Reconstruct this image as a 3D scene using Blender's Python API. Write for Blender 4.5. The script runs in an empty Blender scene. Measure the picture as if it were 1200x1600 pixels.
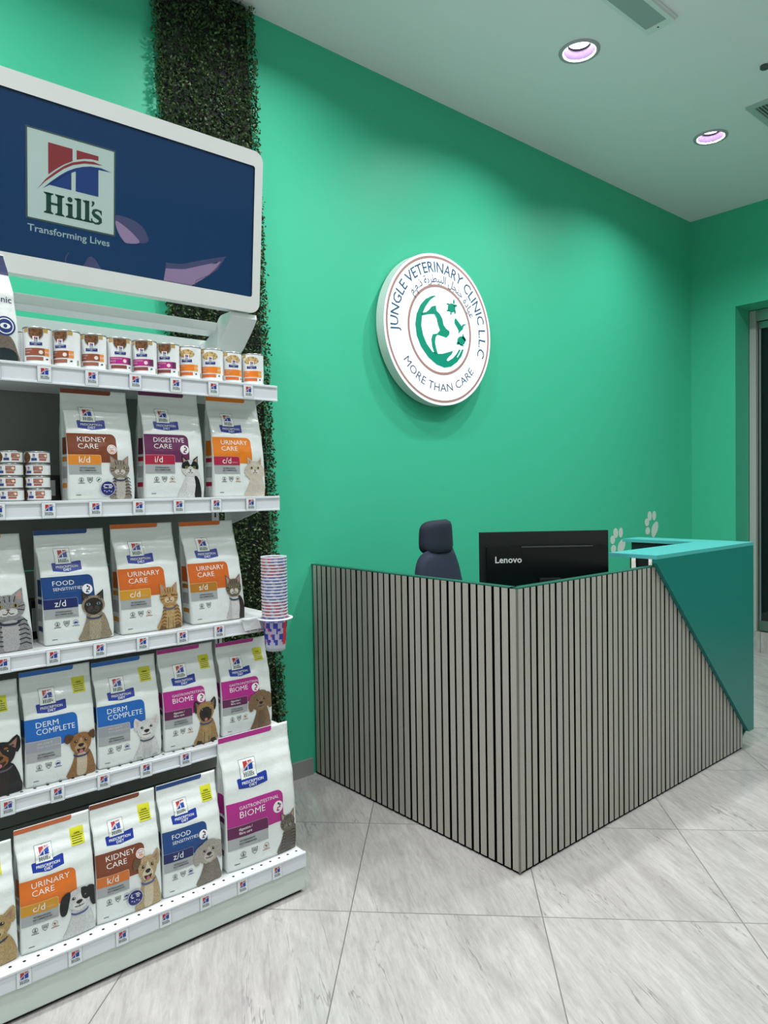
import bpy, bmesh, math, random
from mathutils import Vector, Matrix, noise
from mathutils.geometry import tessellate_polygon

random.seed(7)
SC = bpy.context.scene
COL = SC.collection
PI = math.pi

# ------------------------------------------------------------------ materials
def lin(c):
    c = c / 255.0
    return c / 12.92 if c <= 0.04045 else ((c + 0.055) / 1.055) ** 2.4

def rgb(r, g, b):
    return (lin(r), lin(g), lin(b), 1.0)

MATS = {}
def mat(name, col, rough=0.5, metal=0.0, spec=0.5, coat=0.0, alpha=1.0, emit=None, estr=0.0, trans=0.0):
    if name in MATS:
        return MATS[name]
    m = bpy.data.materials.new(name)
    m.use_nodes = True
    b = m.node_tree.nodes['Principled BSDF']
    b.inputs['Base Color'].default_value = rgb(*col)
    b.inputs['Roughness'].default_value = rough
    b.inputs['Metallic'].default_value = metal
    b.inputs['Specular IOR Level'].default_value = spec
    b.inputs['Coat Weight'].default_value = coat
    b.inputs['Coat Roughness'].default_value = 0.12
    b.inputs['Alpha'].default_value = alpha
    b.inputs['Transmission Weight'].default_value = trans
    if emit:
        b.inputs['Emission Color'].default_value = rgb(*emit)
        b.inputs['Emission Strength'].default_value = estr
    MATS[name] = m
    return m

def N(m, typ, **kw):
    n = m.node_tree.nodes.new(typ)
    for k, v in kw.items():
        if k.startswith('i_'):
            n.inputs[k[2:].replace('_', ' ')].default_value = v
        else:
            setattr(n, k, v)
    return n

def L(m, a, b):
    m.node_tree.links.new(a, b)

def P(m):
    return m.node_tree.nodes['Principled BSDF']

def bump(m, scale, strength, dist=0.002, detail=3, vscale=None):
    tc = N(m, 'ShaderNodeTexCoord')
    mp = N(m, 'ShaderNodeMapping')
    if vscale:
        mp.inputs['Scale'].default_value = vscale
    nz = N(m, 'ShaderNodeTexNoise', i_Scale=scale, i_Detail=detail)
    bp = N(m, 'ShaderNodeBump', i_Strength=strength, i_Distance=dist)
    L(m, tc.outputs['Object'], mp.inputs[0]); L(m, mp.outputs[0], nz.inputs['Vector'])
    L(m, nz.outputs[0], bp.inputs['Height']); L(m, bp.outputs[0], P(m).inputs['Normal'])
    return m

def mottled(name, c1, c2, scale, rough=0.6, vscale=(1, 1, 1), detail=4, spec=0.4, lo=0.35, hi=0.65):
    """a surface whose own colour varies between two shades (fur print, leaves, kibble)"""
    if name in MATS:
        return MATS[name]
    m = mat(name, c1, rough, spec=spec)
    tc = N(m, 'ShaderNodeTexCoord'); mp = N(m, 'ShaderNodeMapping')
    mp.inputs['Scale'].default_value = vscale
    nz = N(m, 'ShaderNodeTexNoise', i_Scale=scale, i_Detail=detail)
    cr = N(m, 'ShaderNodeValToRGB')
    cr.color_ramp.elements[0].position = lo; cr.color_ramp.elements[0].color = rgb(*c1)
    cr.color_ramp.elements[1].position = hi; cr.color_ramp.elements[1].color = rgb(*c2)
    L(m, tc.outputs['Object'], mp.inputs[0]); L(m, mp.outputs[0], nz.inputs['Vector'])
    L(m, nz.outputs[0], cr.inputs[0]); L(m, cr.outputs[0], P(m).inputs['Base Color'])
    return m

def print_mat(c):
    """glossy printed film of a given colour"""
    return mat('print_%d_%d_%d' % tuple(c), c, 0.33, spec=0.5)

def fur(c):
    lum = sum(c) / 3; k = .84 if lum > 170 else .70; d = tuple(max(0, int(v * k)) for v in c)
    return mottled('fur_%d_%d_%d' % tuple(c), d, c, 420, 0.4, (1.6, 1.0, 0.5), 4, lo=0.30, hi=0.60)

# ------------------------------------------------------------------ mesh helpers
class MB:
    """collects polygons with material names, then becomes ONE mesh object"""
    def __init__(s):
        s.v = []; s.f = []; s.m = []; s.mats = []; s.smooth = []
    def mi(s, m):
        if m not in s.mats:
            s.mats.append(m)
        return s.mats.index(m)
    def face(s, pts, m, smooth=False):
        b = len(s.v); s.v.extend([tuple(p) for p in pts])
        s.f.append(tuple(range(b, b + len(pts)))); s.m.append(s.mi(m)); s.smooth.append(smooth)
    def mesh(s, vs, fs, m, smooth=False):
        b = len(s.v); s.v.extend([tuple(p) for p in vs]); k = s.mi(m)
        for f in fs:
            s.f.append(tuple(b + i for i in f)); s.m.append(k); s.smooth.append(smooth)
    def box(s, lo, hi, m, bev=0.0, M=None):
        bm = bmesh.new()
        bmesh.ops.create_cube(bm, size=1)
        for v in bm.verts:
            v.co = Vector([lo[i] + (v.co[i] + 0.5) * (hi[i] - lo[i]) for i in range(3)])
        if bev:
            bmesh.ops.bevel(bm, geom=list(bm.edges), offset=bev, segments=2, profile=0.7, affect='EDGES')
        s.bm(bm, m, M)
    def bm(s, bm, m, M=None, smooth=False):
        bm.verts.ensure_lookup_table()
        vs = [(M @ v.co) if M else v.co.copy() for v in bm.verts]
        for i, v in enumerate(bm.verts): v.index = i
        s.mesh(vs, [[v.index for v in f.verts] for f in bm.faces], m, smooth)
        bm.free()
    def prism(s, poly, z0, z1, m, frame=None, smooth=False, cap_m=None):
        """poly in 2D extruded from z0 to z1; frame maps (a,b,c)->xyz"""
        fr = frame or (lambda a, b, c: (a, b, c))
        n = len(poly)
        A = [fr(p[0], p[1], z0) for p in poly]; B = [fr(p[0], p[1], z1) for p in poly]
        s.face(A[::-1], cap_m or m); s.face(B, cap_m or m)
        s.mesh(A + B, [(i, (i + 1) % n, n + (i + 1) % n, n + i) for i in range(n)], m, smooth)
    def lathe(s, prof, m, n=28, c=(0, 0, 0), axis='z', smooth=True, mfun=None):
        vs = []; fs = []
        for r, z in prof:
            for k in range(n):
                a = 2 * PI * k / n
                vs.append((c[0] + r * math.cos(a), c[1] + r * math.sin(a), c[2] + z))
        for j in range(len(prof) - 1):
            for k in range(n):
                fs.append((j * n + k, j * n + (k + 1) % n, (j + 1) * n + (k + 1) % n, (j + 1) * n + k))
        if mfun is None:
            s.mesh(vs, fs, m, smooth)
        else:
            b = len(s.v); s.v.extend(vs)
            for i, f in enumerate(fs):
                s.f.append(tuple(b + q for q in f)); s.m.append(s.mi(mfun(i // n, i % n))); s.smooth.append(smooth)
    def tube(s, pts, r, m, n=8):
        pts = [Vector(p) for p in pts]; vs = []; fs = []
        for i, p in enumerate(pts):
            d = (pts[min(i + 1, len(pts) - 1)] - pts[max(i - 1, 0)]).normalized()
            a = d.cross(Vector((0, 0, 1)))
            if a.length < 1e-3: a = d.cross(Vector((1, 0, 0)))
            a.normalize(); b = d.cross(a)
            for k in range(n):
                t = 2 * PI * k / n
                vs.append(p + (a * math.cos(t) + b * math.sin(t)) * r)
        for i in range(len(pts) - 1):
            for k in range(n):
                fs.append((i * n + k, i * n + (k + 1) % n, (i + 1) * n + (k + 1) % n, (i + 1) * n + k))
        fs.append(tuple(range(n))[::-1]); fs.append(tuple((len(pts) - 1) * n + k for k in range(n)))
        s.mesh(vs, fs, m, True)
    def build(s, name, parent=None, loc=None, label=None):
        me = bpy.data.meshes.new(name)
        me.from_pydata(s.v, [], s.f)
        for m in s.mats: me.materials.append(m)
        me.polygons.foreach_set('material_index', s.m)
        me.polygons.foreach_set('use_smooth', s.smooth)
        me.update()
        return link(name, me, parent, loc, label)

def link(name, me, parent=None, loc=None, label=None):
    o = bpy.data.objects.new(name, me); COL.objects.link(o)
    if parent: o.parent = parent
    if loc: o.location = loc
    if label: o['label'] = label
    return o

def weld(o, smooth_angle=None):
    bm = bmesh.new(); bm.from_mesh(o.data)
    bmesh.ops.remove_doubles(bm, verts=bm.verts, dist=1e-5)
    bmesh.ops.recalc_face_normals(bm, faces=bm.faces)
    bm.to_mesh(o.data); bm.free()
    return o

def thing(name, label, cat, loc=(0, 0, 0), rz=0, group=None):
    o = bpy.data.objects.new(name, None); COL.objects.link(o)
    o.location = loc; o.rotation_euler = (0, 0, rz); o.empty_display_size = 0.05
    return tag(o, label, cat, group)

def tag(o, label, cat, group=None):
    o['label'] = label; o['category'] = cat
    if group: o['group'] = group
    return o

def struct(o):
    o['kind'] = 'structure'; return o

def smooth_closed(pts, n=4):
    out = []; k = len(pts)
    for i in range(k):
        p0, p1, p2, p3 = pts[i - 1], pts[i], pts[(i + 1) % k], pts[(i + 2) % k]
        for j in range(n):
            t = j / n
            out.append(tuple(0.5 * (2 * p1[a] + (p2[a] - p0[a]) * t + (2 * p0[a] - 5 * p1[a] + 4 * p2[a] - p3[a]) * t * t + (3 * p1[a] - p0[a] - 3 * p2[a] + p3[a]) * t ** 3) for a in (0, 1)))
    return out

def ell(cx, cy, rx, ry, n=20, rot=0.0, a0=0.0, a1=2 * PI):
    c, s = math.cos(rot), math.sin(rot); out = []
    full = abs(a1 - a0 - 2 * PI) < 1e-6
    for k in range(n if full else n + 1):
        a = a0 + (a1 - a0) * k / n
        x, y = rx * math.cos(a), ry * math.sin(a)
        out.append((cx + c * x - s * y, cy + s * x + c * y))
    return out

def rrect(x0, y0, x1, y1, r, corners='tl tr bl br', n=5):
    out = []
    for nm, cx, cy, a in (('bl', x0, y0, PI), ('br', x1, y0, 1.5 * PI), ('tr', x1, y1, 0), ('tl', x0, y1, PI / 2)):
        if nm in corners and r > 0:
            ccx = cx + (r if cx == x0 else -r); ccy = cy + (r if cy == y0 else -r)
            for k in range(n + 1):
                t = a + PI / 2 * k / n
                out.append((ccx + r * math.cos(t), ccy + r * math.sin(t)))
        else:
            out.append((cx, cy))
    return out

def ring(cx, cy, r0, r1, n=24):
    """an annulus as quads"""
    qs = []
    for k in range(n):
        a, b = 2 * PI * k / n, 2 * PI * (k + 1) / n
        qs.append([(cx + r0 * math.cos(a), cy + r0 * math.sin(a)), (cx + r1 * math.cos(a), cy + r1 * math.sin(a)),
                   (cx + r1 * math.cos(b), cy + r1 * math.sin(b)), (cx + r0 * math.cos(b), cy + r0 * math.sin(b))])
    return qs

def stroke(pts, w):
    """a polyline of width w as quads"""
    qs = []
    for (x0, y0), (x1, y1) in zip(pts[:-1], pts[1:]):
        dx, dy = x1 - x0, y1 - y0; l = math.hypot(dx, dy) or 1
        nx, ny = -dy / l * w / 2, dx / l * w / 2
        ex, ey = dx / l * w * 0.2, dy / l * w * 0.2
        qs.append([(x0 - ex + nx, y0 - ey + ny), (x0 - ex - nx, y0 - ey - ny), (x1 + ex - nx, y1 + ey - ny), (x1 + ex + nx, y1 + ey + ny)])
    return qs

TXT = {}
def text_mesh(s, off=0.0):
    if (s, off) in TXT: return TXT[(s, off)]
    c = bpy.data.curves.new('txt', 'FONT'); c.body = s; c.size = 1; c.resolution_u = 2; c.offset = off
    o = bpy.data.objects.new('txt', c)
    me = bpy.data.meshes.new_from_object(o)
    vs = [(v.co.x, v.co.y) for v in me.vertices]; fs = [tuple(p.vertices) for p in me.polygons]
    bpy.data.objects.remove(o); bpy.data.curves.remove(c); bpy.data.meshes.remove(me)
    x0 = min(v[0] for v in vs); x1 = max(v[0] for v in vs)
    TXT[(s, off)] = ([(x - x0, y) for x, y in vs], fs, x1 - x0)
    return TXT[(s, off)]

def clip(poly, a, b, c):
    """keep the side a*x+b*y<=c"""
    out = []
    for i in range(len(poly)):
        p, q = poly[i - 1], poly[i]
        dp, dq = a * p[0] + b * p[1] - c, a * q[0] + b * q[1] - c
        if (dp < 0 < dq) or (dq < 0 < dp):
            t = dp / (dp - dq); out.append((p[0] + (q[0] - p[0]) * t, p[1] + (q[1] - p[1]) * t))
        if dq <= 0: out.append(q)
    return out

class Decal(MB):
    """flat printing laid on a curved face: (u, v) metres -> point of the face, layers lifted by fractions of a millimetre"""
    def __init__(s, fmap, cell=0.008, base=0.0006, step=0.00022):
        super().__init__(); s.fmap = fmap; s.cell = cell; s.base = base; s.step = step
    def P3(s, p, layer):
        return s.fmap(p[0], p[1], s.base + s.step * layer)
    def poly(s, poly, m, layer=0, dice=True):
        xs = [p[0] for p in poly]; ys = [p[1] for p in poly]
        x0, x1, y0, y1 = min(xs), max(xs), min(ys), max(ys); c = s.cell
        tri = tessellate_polygon([[Vector((p[0], p[1], 0)) for p in poly]]) if len(poly) > 4 else None
        if not dice or (x1 - x0 <= c * 1.3 and y1 - y0 <= c * 1.3):
            if tri is None: s.face([s.P3(p, layer) for p in poly], m, True)
            else: s.mesh([s.P3(p, layer) for p in poly], [tuple(t) for t in tri], m, True)
            return
        pieces = [[poly[i] for i in t] for t in tri] if tri else [poly]
        nx = max(1, math.ceil((x1 - x0) / c)); ny = max(1, math.ceil((y1 - y0) / c))
        for pc in pieces:
            px0, px1 = min(p[0] for p in pc), max(p[0] for p in pc)
            for i in range(nx):
                a, b = x0 + (x1 - x0) * i / nx, x0 + (x1 - x0) * (i + 1) / nx
                if b < px0 or a > px1: continue
                q = clip(clip(pc, 1, 0, b), -1, 0, -a)
                if len(q) < 3: continue
                for j in range(ny):
                    e, f = y0 + (y1 - y0) * j / ny, y0 + (y1 - y0) * (j + 1) / ny
                    w = clip(clip(q, 0, 1, f), 0, -1, -e)
                    if len(w) >= 3: s.face([s.P3(p, layer) for p in w], m, True)
    def polys(s, ps, m, layer=0, dice=False):
        for p in ps: s.poly(p, m, layer, dice)
    def text(s, t, x, y, cap, m, layer=1, align='l', off=0.0, maxw=None, warp=None, stretch=1.0):
        vs, fs, w = text_mesh(t, off); k = cap / 0.682; kx = k * stretch
        if maxw and w * kx > maxw: kx = maxw / w
        dx = {'l': 0, 'c': -w * kx / 2, 'r': -w * kx}[align]
        pts = [(x + dx + a * kx, y + b * k) for a, b in vs]
        if warp: pts = [warp(*p) for p in pts]
        s.mesh([s.P3(p, layer) for p in pts], fs, m)
        return w * kx

# ------------------------------------------------------------------ the window-pane logo with its slab-serif word
RED, BLUE, DGREEN, NAVY = (176, 42, 48), (24, 60, 150), (14, 60, 52), (22, 34, 110)
def serif_word():
    """the four letters, apostrophe and s of the logo word: polygons, cap height 1, about 2.9 wide"""
    ps = []
    def stem(x0, x1, y0, y1, top='both', bot='both'):
        ps.append([(x0, y0), (x1, y0), (x1, y1), (x0, y1)])
        if bot: ps.append([(x0 - 0.12, y0), (x1 + 0.12, y0), (x1 + 0.10, y0 + 0.06), (x1, y0 + 0.12), (x0, y0 + 0.12), (x0 - 0.10, y0 + 0.06)])
        if top == 'both': ps.append([(x0 - 0.12, y1), (x0 - 0.10, y1 - 0.06), (x0, y1 - 0.12), (x1, y1 - 0.12), (x1 + 0.10, y1 - 0.06), (x1 + 0.12, y1)])
        if top == 'left': ps.append([(x0 - 0.13, y1 - 0.03), (x0 - 0.1, y1 - 0.09), (x0, y1 - 0.14), (x1, y1 - 0.10), (x1, y1)])
    stem(0.14, 0.38, 0, 1); stem(0.68, 0.92, 0, 1); ps.append([(0.3, 0.45), (0.75, 0.45), (0.75, 0.56), (0.3, 0.56)])
    stem(1.20, 1.43, 0, 0.70, 'left'); ps.append(ell(1.30, 0.90, 0.13, 0.13, 14))
    stem(1.64, 1.86, 0, 1.06, 'left'); stem(2.06, 2.28, 0, 1.06, 'left')
    ps.append(smooth_closed([(2.40, 1.08), (2.53, 1.08), (2.54, 0.96), (2.44, 0.82), (2.38, 0.84), (2.43, 0.93)], 2))
    pts = [(2.90, 0.60), (2.80, 0.68), (2.67, 0.70), (2.52, 0.64), (2.48, 0.52), (2.56, 0.42), (2.72, 0.35), (2.84, 0.27), (2.86, 0.15), (2.76, 0.05), (2.60, 0.02), (2.44, 0.08), (2.40, 0.15)]
    ws = [0.10, 0.10, 0.11, 0.15, 0.18, 0.21, 0.22, 0.21, 0.17, 0.13, 0.10, 0.09, 0.08]
    Lp, Rp = [], []
    for i, (x, y) in enumerate(pts):
        a, b = pts[max(i - 1, 0)], pts[min(i + 1, len(pts) - 1)]
        dx, dy = b[0] - a[0], b[1] - a[1]; l = math.hypot(dx, dy)
        nx, ny = -dy / l * ws[i] / 2, dx / l * ws[i] / 2
        Lp.append((x + nx, y + ny)); Rp.append((x - nx, y - ny))
    for i in range(len(pts) - 1): ps.append([Lp[i], Lp[i + 1], Rp[i + 1], Rp[i]])
    ps.append([(2.82, 0.72), (2.92, 0.72), (2.94, 0.48), (2.88, 0.50)]); ps.append([(2.36, 0.0), (2.45, 0.0), (2.44, 0.24), (2.37, 0.24)])
    return ps
WORD = serif_word()

LOGO = []
LOGO.append(([(.227, .53), (.32, .62), (.41, .695), (.504, .755), (.504, .896), (.227, .896)], RED))
LOGO.append(([(.55, .785), (.64, .82), (.72, .838), (.81, .842), (.81, .896), (.55, .896)], RED))
up_ = [(.10, .33), (.2, .475), (.3, .578), (.40, .67), (.504, .742), (.64, .795), (.75, .815), (.866, .80)]
dn_ = [(.75, .785), (.64, .765), (.504, .71), (.40, .638), (.3, .545), (.2, .45)]
LOGO.append((up_ + dn_, RED))
LOGO.append(([(.164, .357), (.26, .46), (.358, .555), (.45, .63), (.537, .683), (.63, .725), (.716, .752), (.84, .765), (.967, .745), (.81, .735), (.716, .715), (.63, .688), (.537, .645), (.45, .595), (.358, .52), (.26, .43)], BLUE))
LOGO.append(([(.224, .415), (.49, .415), (.49, .63), (.44, .60), (.358, .53)], BLUE))
LOGO.append(([(.54, .415), (.81, .415), (.81, .742), (.716, .72), (.63, .69), (.54, .648)], BLUE))

def logo(dc, x, y, s, layer=0, sy=None, border=True, word=True, bg=(236, 240, 238), pal=None):
    """square of side s with its lower left corner at x, y"""
    sy = sy or s
    if border: dc.poly([(x - s * .02, y - sy * .02), (x + s * 1.02, y - sy * .02), (x + s * 1.02, y + sy * 1.02), (x - s * .02, y + sy * 1.02)], print_mat((60, 80, 78)), layer)
    dc.poly([(x, y), (x + s, y), (x + s, y + sy), (x, y + sy)], print_mat(bg), layer + 1)
    for p, c in LOGO:
        dc.poly([(x + a * s, y + b * sy) for a, b in p], print_mat((pal or {}).get(c, c)), layer + 2)
    if word:
        k = 0.685 / 2.94
        dc.polys([[(x + s * (.17 + a * k), y + sy * (.085 + b * .24)) for a, b in p] for p in WORD], print_mat(DGREEN), layer + 2)

# ------------------------------------------------------------------ room
CZ = 3.44; WY = 2.79; RX = 5.66
paint = mat('green_wall_paint', (68, 190, 152), 0.5, spec=0.3); bump(paint, 14, 0.05, 0.01, 4)
white_paint = mat('white_wall_paint', (232, 232, 228), 0.6)
ceil_m = mat('white_ceiling_paint', (240, 237, 242), 0.5, spec=0.4); bump(ceil_m, 3, 0.04, 0.02, 2)

def floor_material():
    m = mat('grey_marble_tile', (200, 198, 198), 0.16, spec=0.5)
    tc = N(m, 'ShaderNodeTexCoord'); sp = N(m, 'ShaderNodeSeparateXYZ'); L(m, tc.outputs['Object'], sp.inputs[0])
    def M(op, a, b=None):
        n = N(m, 'ShaderNodeMath', operation=op)
        for i, q in enumerate((a, b)):
            if q is None: continue
            if isinstance(q, (int, float)): n.inputs[i].default_value = q
            else: L(m, q, n.inputs[i])
        return n.outputs[0]
    T = 0.6035
    p = M('DIVIDE', M('SUBTRACT', M('MULTIPLY', M('ADD', sp.outputs[0], sp.outputs[1]), 0.70711), 2.2222), T)
    q = M('DIVIDE', M('SUBTRACT', M('MULTIPLY', M('SUBTRACT', sp.outputs[0], sp.outputs[1]), 0.70711), 0.2985), T)
    fp, fq = M('FLOOR', p), M('FLOOR', q)
    def edge(v):
        return M('SUBTRACT', 0.5, M('ABSOLUTE', M('SUBTRACT', M('FRACT', v), 0.5)))
    g = M('LESS_THAN', M('MINIMUM', edge(p), edge(q)), 0.0030)
    # vein field: stretched noise in a frame turned to the vein direction, shifted tile by tile
    mp = N(m, 'ShaderNodeMapping'); mp.inputs['Rotation'].default_value = (0, 0, math.radians(-62))
    L(m, tc.outputs['Object'], mp.inputs[0])
    cb = N(m, 'ShaderNodeCombineXYZ'); L(m, M('MULTIPLY', fp, 3.71), cb.inputs[0]); L(m, M('MULTIPLY', fq, 5.13), cb.inputs[1])
    ad = N(m, 'ShaderNodeVectorMath', operation='ADD'); L(m, mp.outputs[0], ad.inputs[0]); L(m, cb.outputs[0], ad.inputs[1])
    def stretched(sc, detail, rough, dist, vs):
        mm = N(m, 'ShaderNodeMapping'); mm.inputs['Scale'].default_value = vs; L(m, ad.outputs[0], mm.inputs[0])
        nz = N(m, 'ShaderNodeTexNoise', i_Scale=sc, i_Detail=detail, i_Roughness=rough, i_Distortion=dist)
        L(m, mm.outputs[0], nz.inputs['Vector']); return nz.outputs[0]
    def ramp(v, *els):
        r = N(m, 'ShaderNodeValToRGB'); e = r.color_ramp.elements
        e[0].position, e[0].color = els[0][0], rgb(*els[0][1]); e[1].position, e[1].color = els[-1][0], rgb(*els[-1][1])
        for pos, c in els[1:-1]:
            k = e.new(pos); k.color = rgb(*c)
        L(m, v, r.inputs[0]); return r.outputs[0]
    def mix(f, a, b, mode='MIX'):
        x = N(m, 'ShaderNodeMixRGB', blend_type=mode)
        for i, q in enumerate((f, a, b)):
            if isinstance(q, (int, float)): x.inputs[i].default_value = q
            elif isinstance(q, tuple): x.inputs[i].default_value = q
            else: L(m, q, x.inputs[i])
        return x.outputs[0]
    base = ramp(stretched(3.2, 6, 0.65, 0.8, (0.7, 3.4, 1)), (0.30, (170, 166, 164)), (0.5, (186, 182, 180)), (0.72, (200, 196, 194)))
    fine = ramp(stretched(16, 5, 0.7, 0.6, (0.8, 5.5, 1)), (0.3, (222, 222, 222)), (0.62, (255, 255, 255)))
    c = mix(0.8, base, fine, 'MULTIPLY')
    v = stretched(2.2, 5, 0.60, 0.35, (0.42, 3.6, 1))
    vein = M('ABSOLUTE', M('SUBTRACT', v, 0.53))
    vm = N(m, 'ShaderNodeMapRange', i_From_Min=0.0, i_From_Max=0.008); vm.inputs['To Min'].default_value = 0.8; vm.inputs['To Max'].default_value = 0
    L(m, vein, vm.inputs[0])
    gate = N(m, 'ShaderNodeMapRange', i_From_Min=0.44, i_From_Max=0.58); L(m, stretched(3.2, 2, 0.5, 0, (0.8, 1.5, 1)), gate.inputs[0])
    c = mix(M('MULTIPLY', vm.outputs[0], gate.outputs[0]), c, rgb(128, 125, 124))
    c = mix(g, c, rgb(112, 112, 110))
    L(m, c, P(m).inputs['Base Color'])
    rr = N(m, 'ShaderNodeMapRange'); rr.inputs['To Min'].default_value = 0.15; rr.inputs['To Max'].default_value = 0.6
    L(m, g, rr.inputs[0]); L(m, rr.outputs[0], P(m).inputs['Roughness'])
    return m
tile = floor_material()

X0, Y0 = -2.4, -3.2
b = MB(); b.box((X0 - .1, Y0 - .1, -0.12), (7.2, WY + .12, 0), tile); struct(b.build('floor'))
b = MB(); b.box((X0 - .1, Y0 - .1, CZ), (RX + .3, WY + .12, CZ + 0.12), ceil_m)
struct(b.build('ceiling'))
b = MB(); b.box((X0 - .1, WY, 0), (RX, WY + .12, CZ), paint); struct(b.build('wall_back'))
DY0, DY1, DZ = 0.95, 2.442, 2.70
b = MB()
b.box((RX, DY1, 0), (RX + .24, WY + .12, CZ), paint)
b.box((RX, Y0, 0), (RX + .24, DY0, CZ), paint)
b.box((RX, DY0, DZ), (RX + .24, DY1, CZ), paint)
struct(b.build('wall_right'))
b = MB(); b.box((X0 - .1, Y0, 0), (X0, WY, CZ), white_paint); struct(b.build('wall_left'))
alu = mat('aluminium', (176, 182, 180), 0.35, metal=0.8)
b = MB(); b.box((X0, Y0 - .1, 0), (RX + .24, Y0, CZ), white_paint)
struct(b.build('wall_front'))
skirt = mat('grey_tile_skirting', (150, 150, 148), 0.3)
b = MB(); b.box((X0, WY - .012, 0), (1.905, WY - .0005, .078), skirt)
b.box((1.95, WY - .012, 0), (RX - .012, WY - .0005, .078), skirt); struct(b.build('baseboard_back'))
b = MB(); b.box((RX - .012, DY1, 0), (RX - .0005, WY - .012, .078), skirt); b.box((RX - .012, Y0 + .05, 0), (RX - .0005, DY0, .078), skirt); struct(b.build('baseboard_right'))

jamb_m = mat('grey_painted_frame', (176, 182, 176), 0.45)
# doorway: a marble step, an aluminium frame, a glass leaf, the dark passage behind
b = MB(); b.box((RX + .245, DY0 - .2, 0), (7.2, DY1 + .25, .165), tile); struct(b.build('trim_1'))
b = MB()
b.box((RX + .245, DY1 - .052, .166), (RX + .295, DY1 - .001, DZ - .002), jamb_m, .004)
b.box((RX + .245, DY0 + .001, .166), (RX + .295, DY0 + .08, DZ - .002), alu, .004)
b.box((RX + .245, DY0 + .08, DZ - .09), (RX + .295, DY1 - .052, DZ - .002), alu, .004)
door = struct(b.build('door_1'))
glass = mat('tinted_door_glass', (30, 34, 38), 0.03, spec=0.6, alpha=0.35)
steel = mat('brushed_steel', (150, 152, 152), 0.28, metal=0.9)
b = MB(); b.box((RX + .262, DY0 + .09, .20), (RX + .274, DY1 - .082, DZ - .10), glass); b.build('glass_leaf', door)
b = MB()
b.box((RX + .262, DY1 - .082, .19), (RX + .275, DY1 - .070, DZ - .10), alu)
b.box((RX + .255, DY1 - .36, .175), (RX + .281, DY1 - .068, .255), steel, .004)
b.box((RX + .255, DY1 - .36, DZ - .15), (RX + .281, DY1 - .068, DZ - .095), steel, .004); b.build('hinge_patch', door)
b = MB(); b.tube([(RX + .20, DY0 + .22, .8), (RX + .20, DY0 + .22, 1.7)], .014, steel, 10)
for z in (.9, 1.6): b.tube([(RX + .20, DY0 + .22, z), (RX + .268, DY0 + .22, z)], .008, steel, 8)
b.build('door_handle', door)
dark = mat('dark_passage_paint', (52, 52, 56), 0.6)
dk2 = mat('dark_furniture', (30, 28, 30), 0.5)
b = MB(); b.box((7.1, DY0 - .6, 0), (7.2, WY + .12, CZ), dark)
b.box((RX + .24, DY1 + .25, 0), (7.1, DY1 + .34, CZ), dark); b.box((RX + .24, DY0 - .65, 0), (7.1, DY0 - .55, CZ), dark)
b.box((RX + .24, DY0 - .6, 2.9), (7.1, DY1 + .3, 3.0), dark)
struct(b.build('wall_passage'))

# ------------------------------------------------------------------ artificial boxwood strip on the wall
def boxwood():
    leaf = [mottled('boxwood_leaf_a', (30, 52, 32), (72, 98, 54), 60, 0.45), mottled('boxwood_leaf_b', (44, 70, 40), (110, 132, 78), 60, 0.45),
            mat('boxwood_twig_dark', (10, 18, 12), 0.8)]
    b = MB(); rnd = random.Random(3)
    def xr(z):   # left and right edges drift a little, as hung in the photo
        t = z / 3.44
        return 1.285 - .08 * t, 1.735 - .095 * t
    zs = [0.02 + (CZ - .03) * k / 20 for k in range(21)]
    for a, c in zip(zs[:-1], zs[1:]):
        (l0, r0), (l1, r1) = xr(a), xr(c)
        y0, y1 = WY - .03, WY - .002
        b.mesh([(l0 + .02, y0, a), (r0 - .02, y0, a), (r1 - .02, y0, c), (l1 + .02, y0, c), (l0 + .02, y1, a), (r0 - .02, y1, a), (r1 - .02, y1, c), (l1 + .02, y1, c)],
               [(0, 1, 2, 3), (0, 3, 7, 4), (1, 5, 6, 2), (4, 7, 6, 5)], leaf[2])
    for k in range(30000):
        z = rnd.uniform(.02, CZ - .012); l, r = xr(z)
        edge = rnd.random() < .16
        x = (l if rnd.random() < .5 else r) + rnd.gauss(0, .006) if edge else rnd.uniform(l, r)
        y = WY - rnd.uniform(.012, .06) if edge else WY - rnd.uniform(.03, .066) + .012 * noise.noise(Vector((x * 18, z * 18, 0)))
        s = rnd.uniform(.0055, .0095)
        d = Vector((rnd.gauss(0, 1), rnd.gauss(-.5, .7), rnd.gauss(-.15, .9))).normalized()
        w = d.cross(Vector((rnd.gauss(0, 1), rnd.gauss(0, .5), rnd.gauss(0, 1)))).normalized() * s * .62
        p = Vector((x, y, z)); d = d * s; n = d.cross(w).normalized() * s * .22
        q = [p - d, p + w - d * .1 + n, p + d, p - w - d * .1 + n]
        for i in q:
            i.z = min(max(i.z, .004), CZ - .003); i.y = min(i.y, WY - .003)
        b.mesh(q, [(0, 1, 2), (0, 2, 3)], leaf[1] if rnd.random() < .3 else leaf[0])
    tag(b.build('boxwood_panel'), 'tall vertical strip of dark green artificial boxwood fixed to the green wall behind the shelves', 'artificial hedge')
boxwood()

# ------------------------------------------------------------------ shelving unit
UX0, UX1 = 0.0, 1.313
FY = 2.088
white_metal = mat('white_powder_coated_steel', (226, 230, 230), 0.32, spec=0.5)
base_metal = mat('pale_grey_base_steel', (205, 216, 210), 0.34)
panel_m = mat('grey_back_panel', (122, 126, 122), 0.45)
strip_m = mat('glossy_price_strip', (222, 226, 232), 0.22, spec=0.5)
hole_m = mat('dark_hole', (18, 18, 18), 0.8)
unit = thing('display_shelving', 'white metal display shelving stocked with bags and cans of pet food along the green wall', 'shelving', (0, 0, 0))

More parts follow.
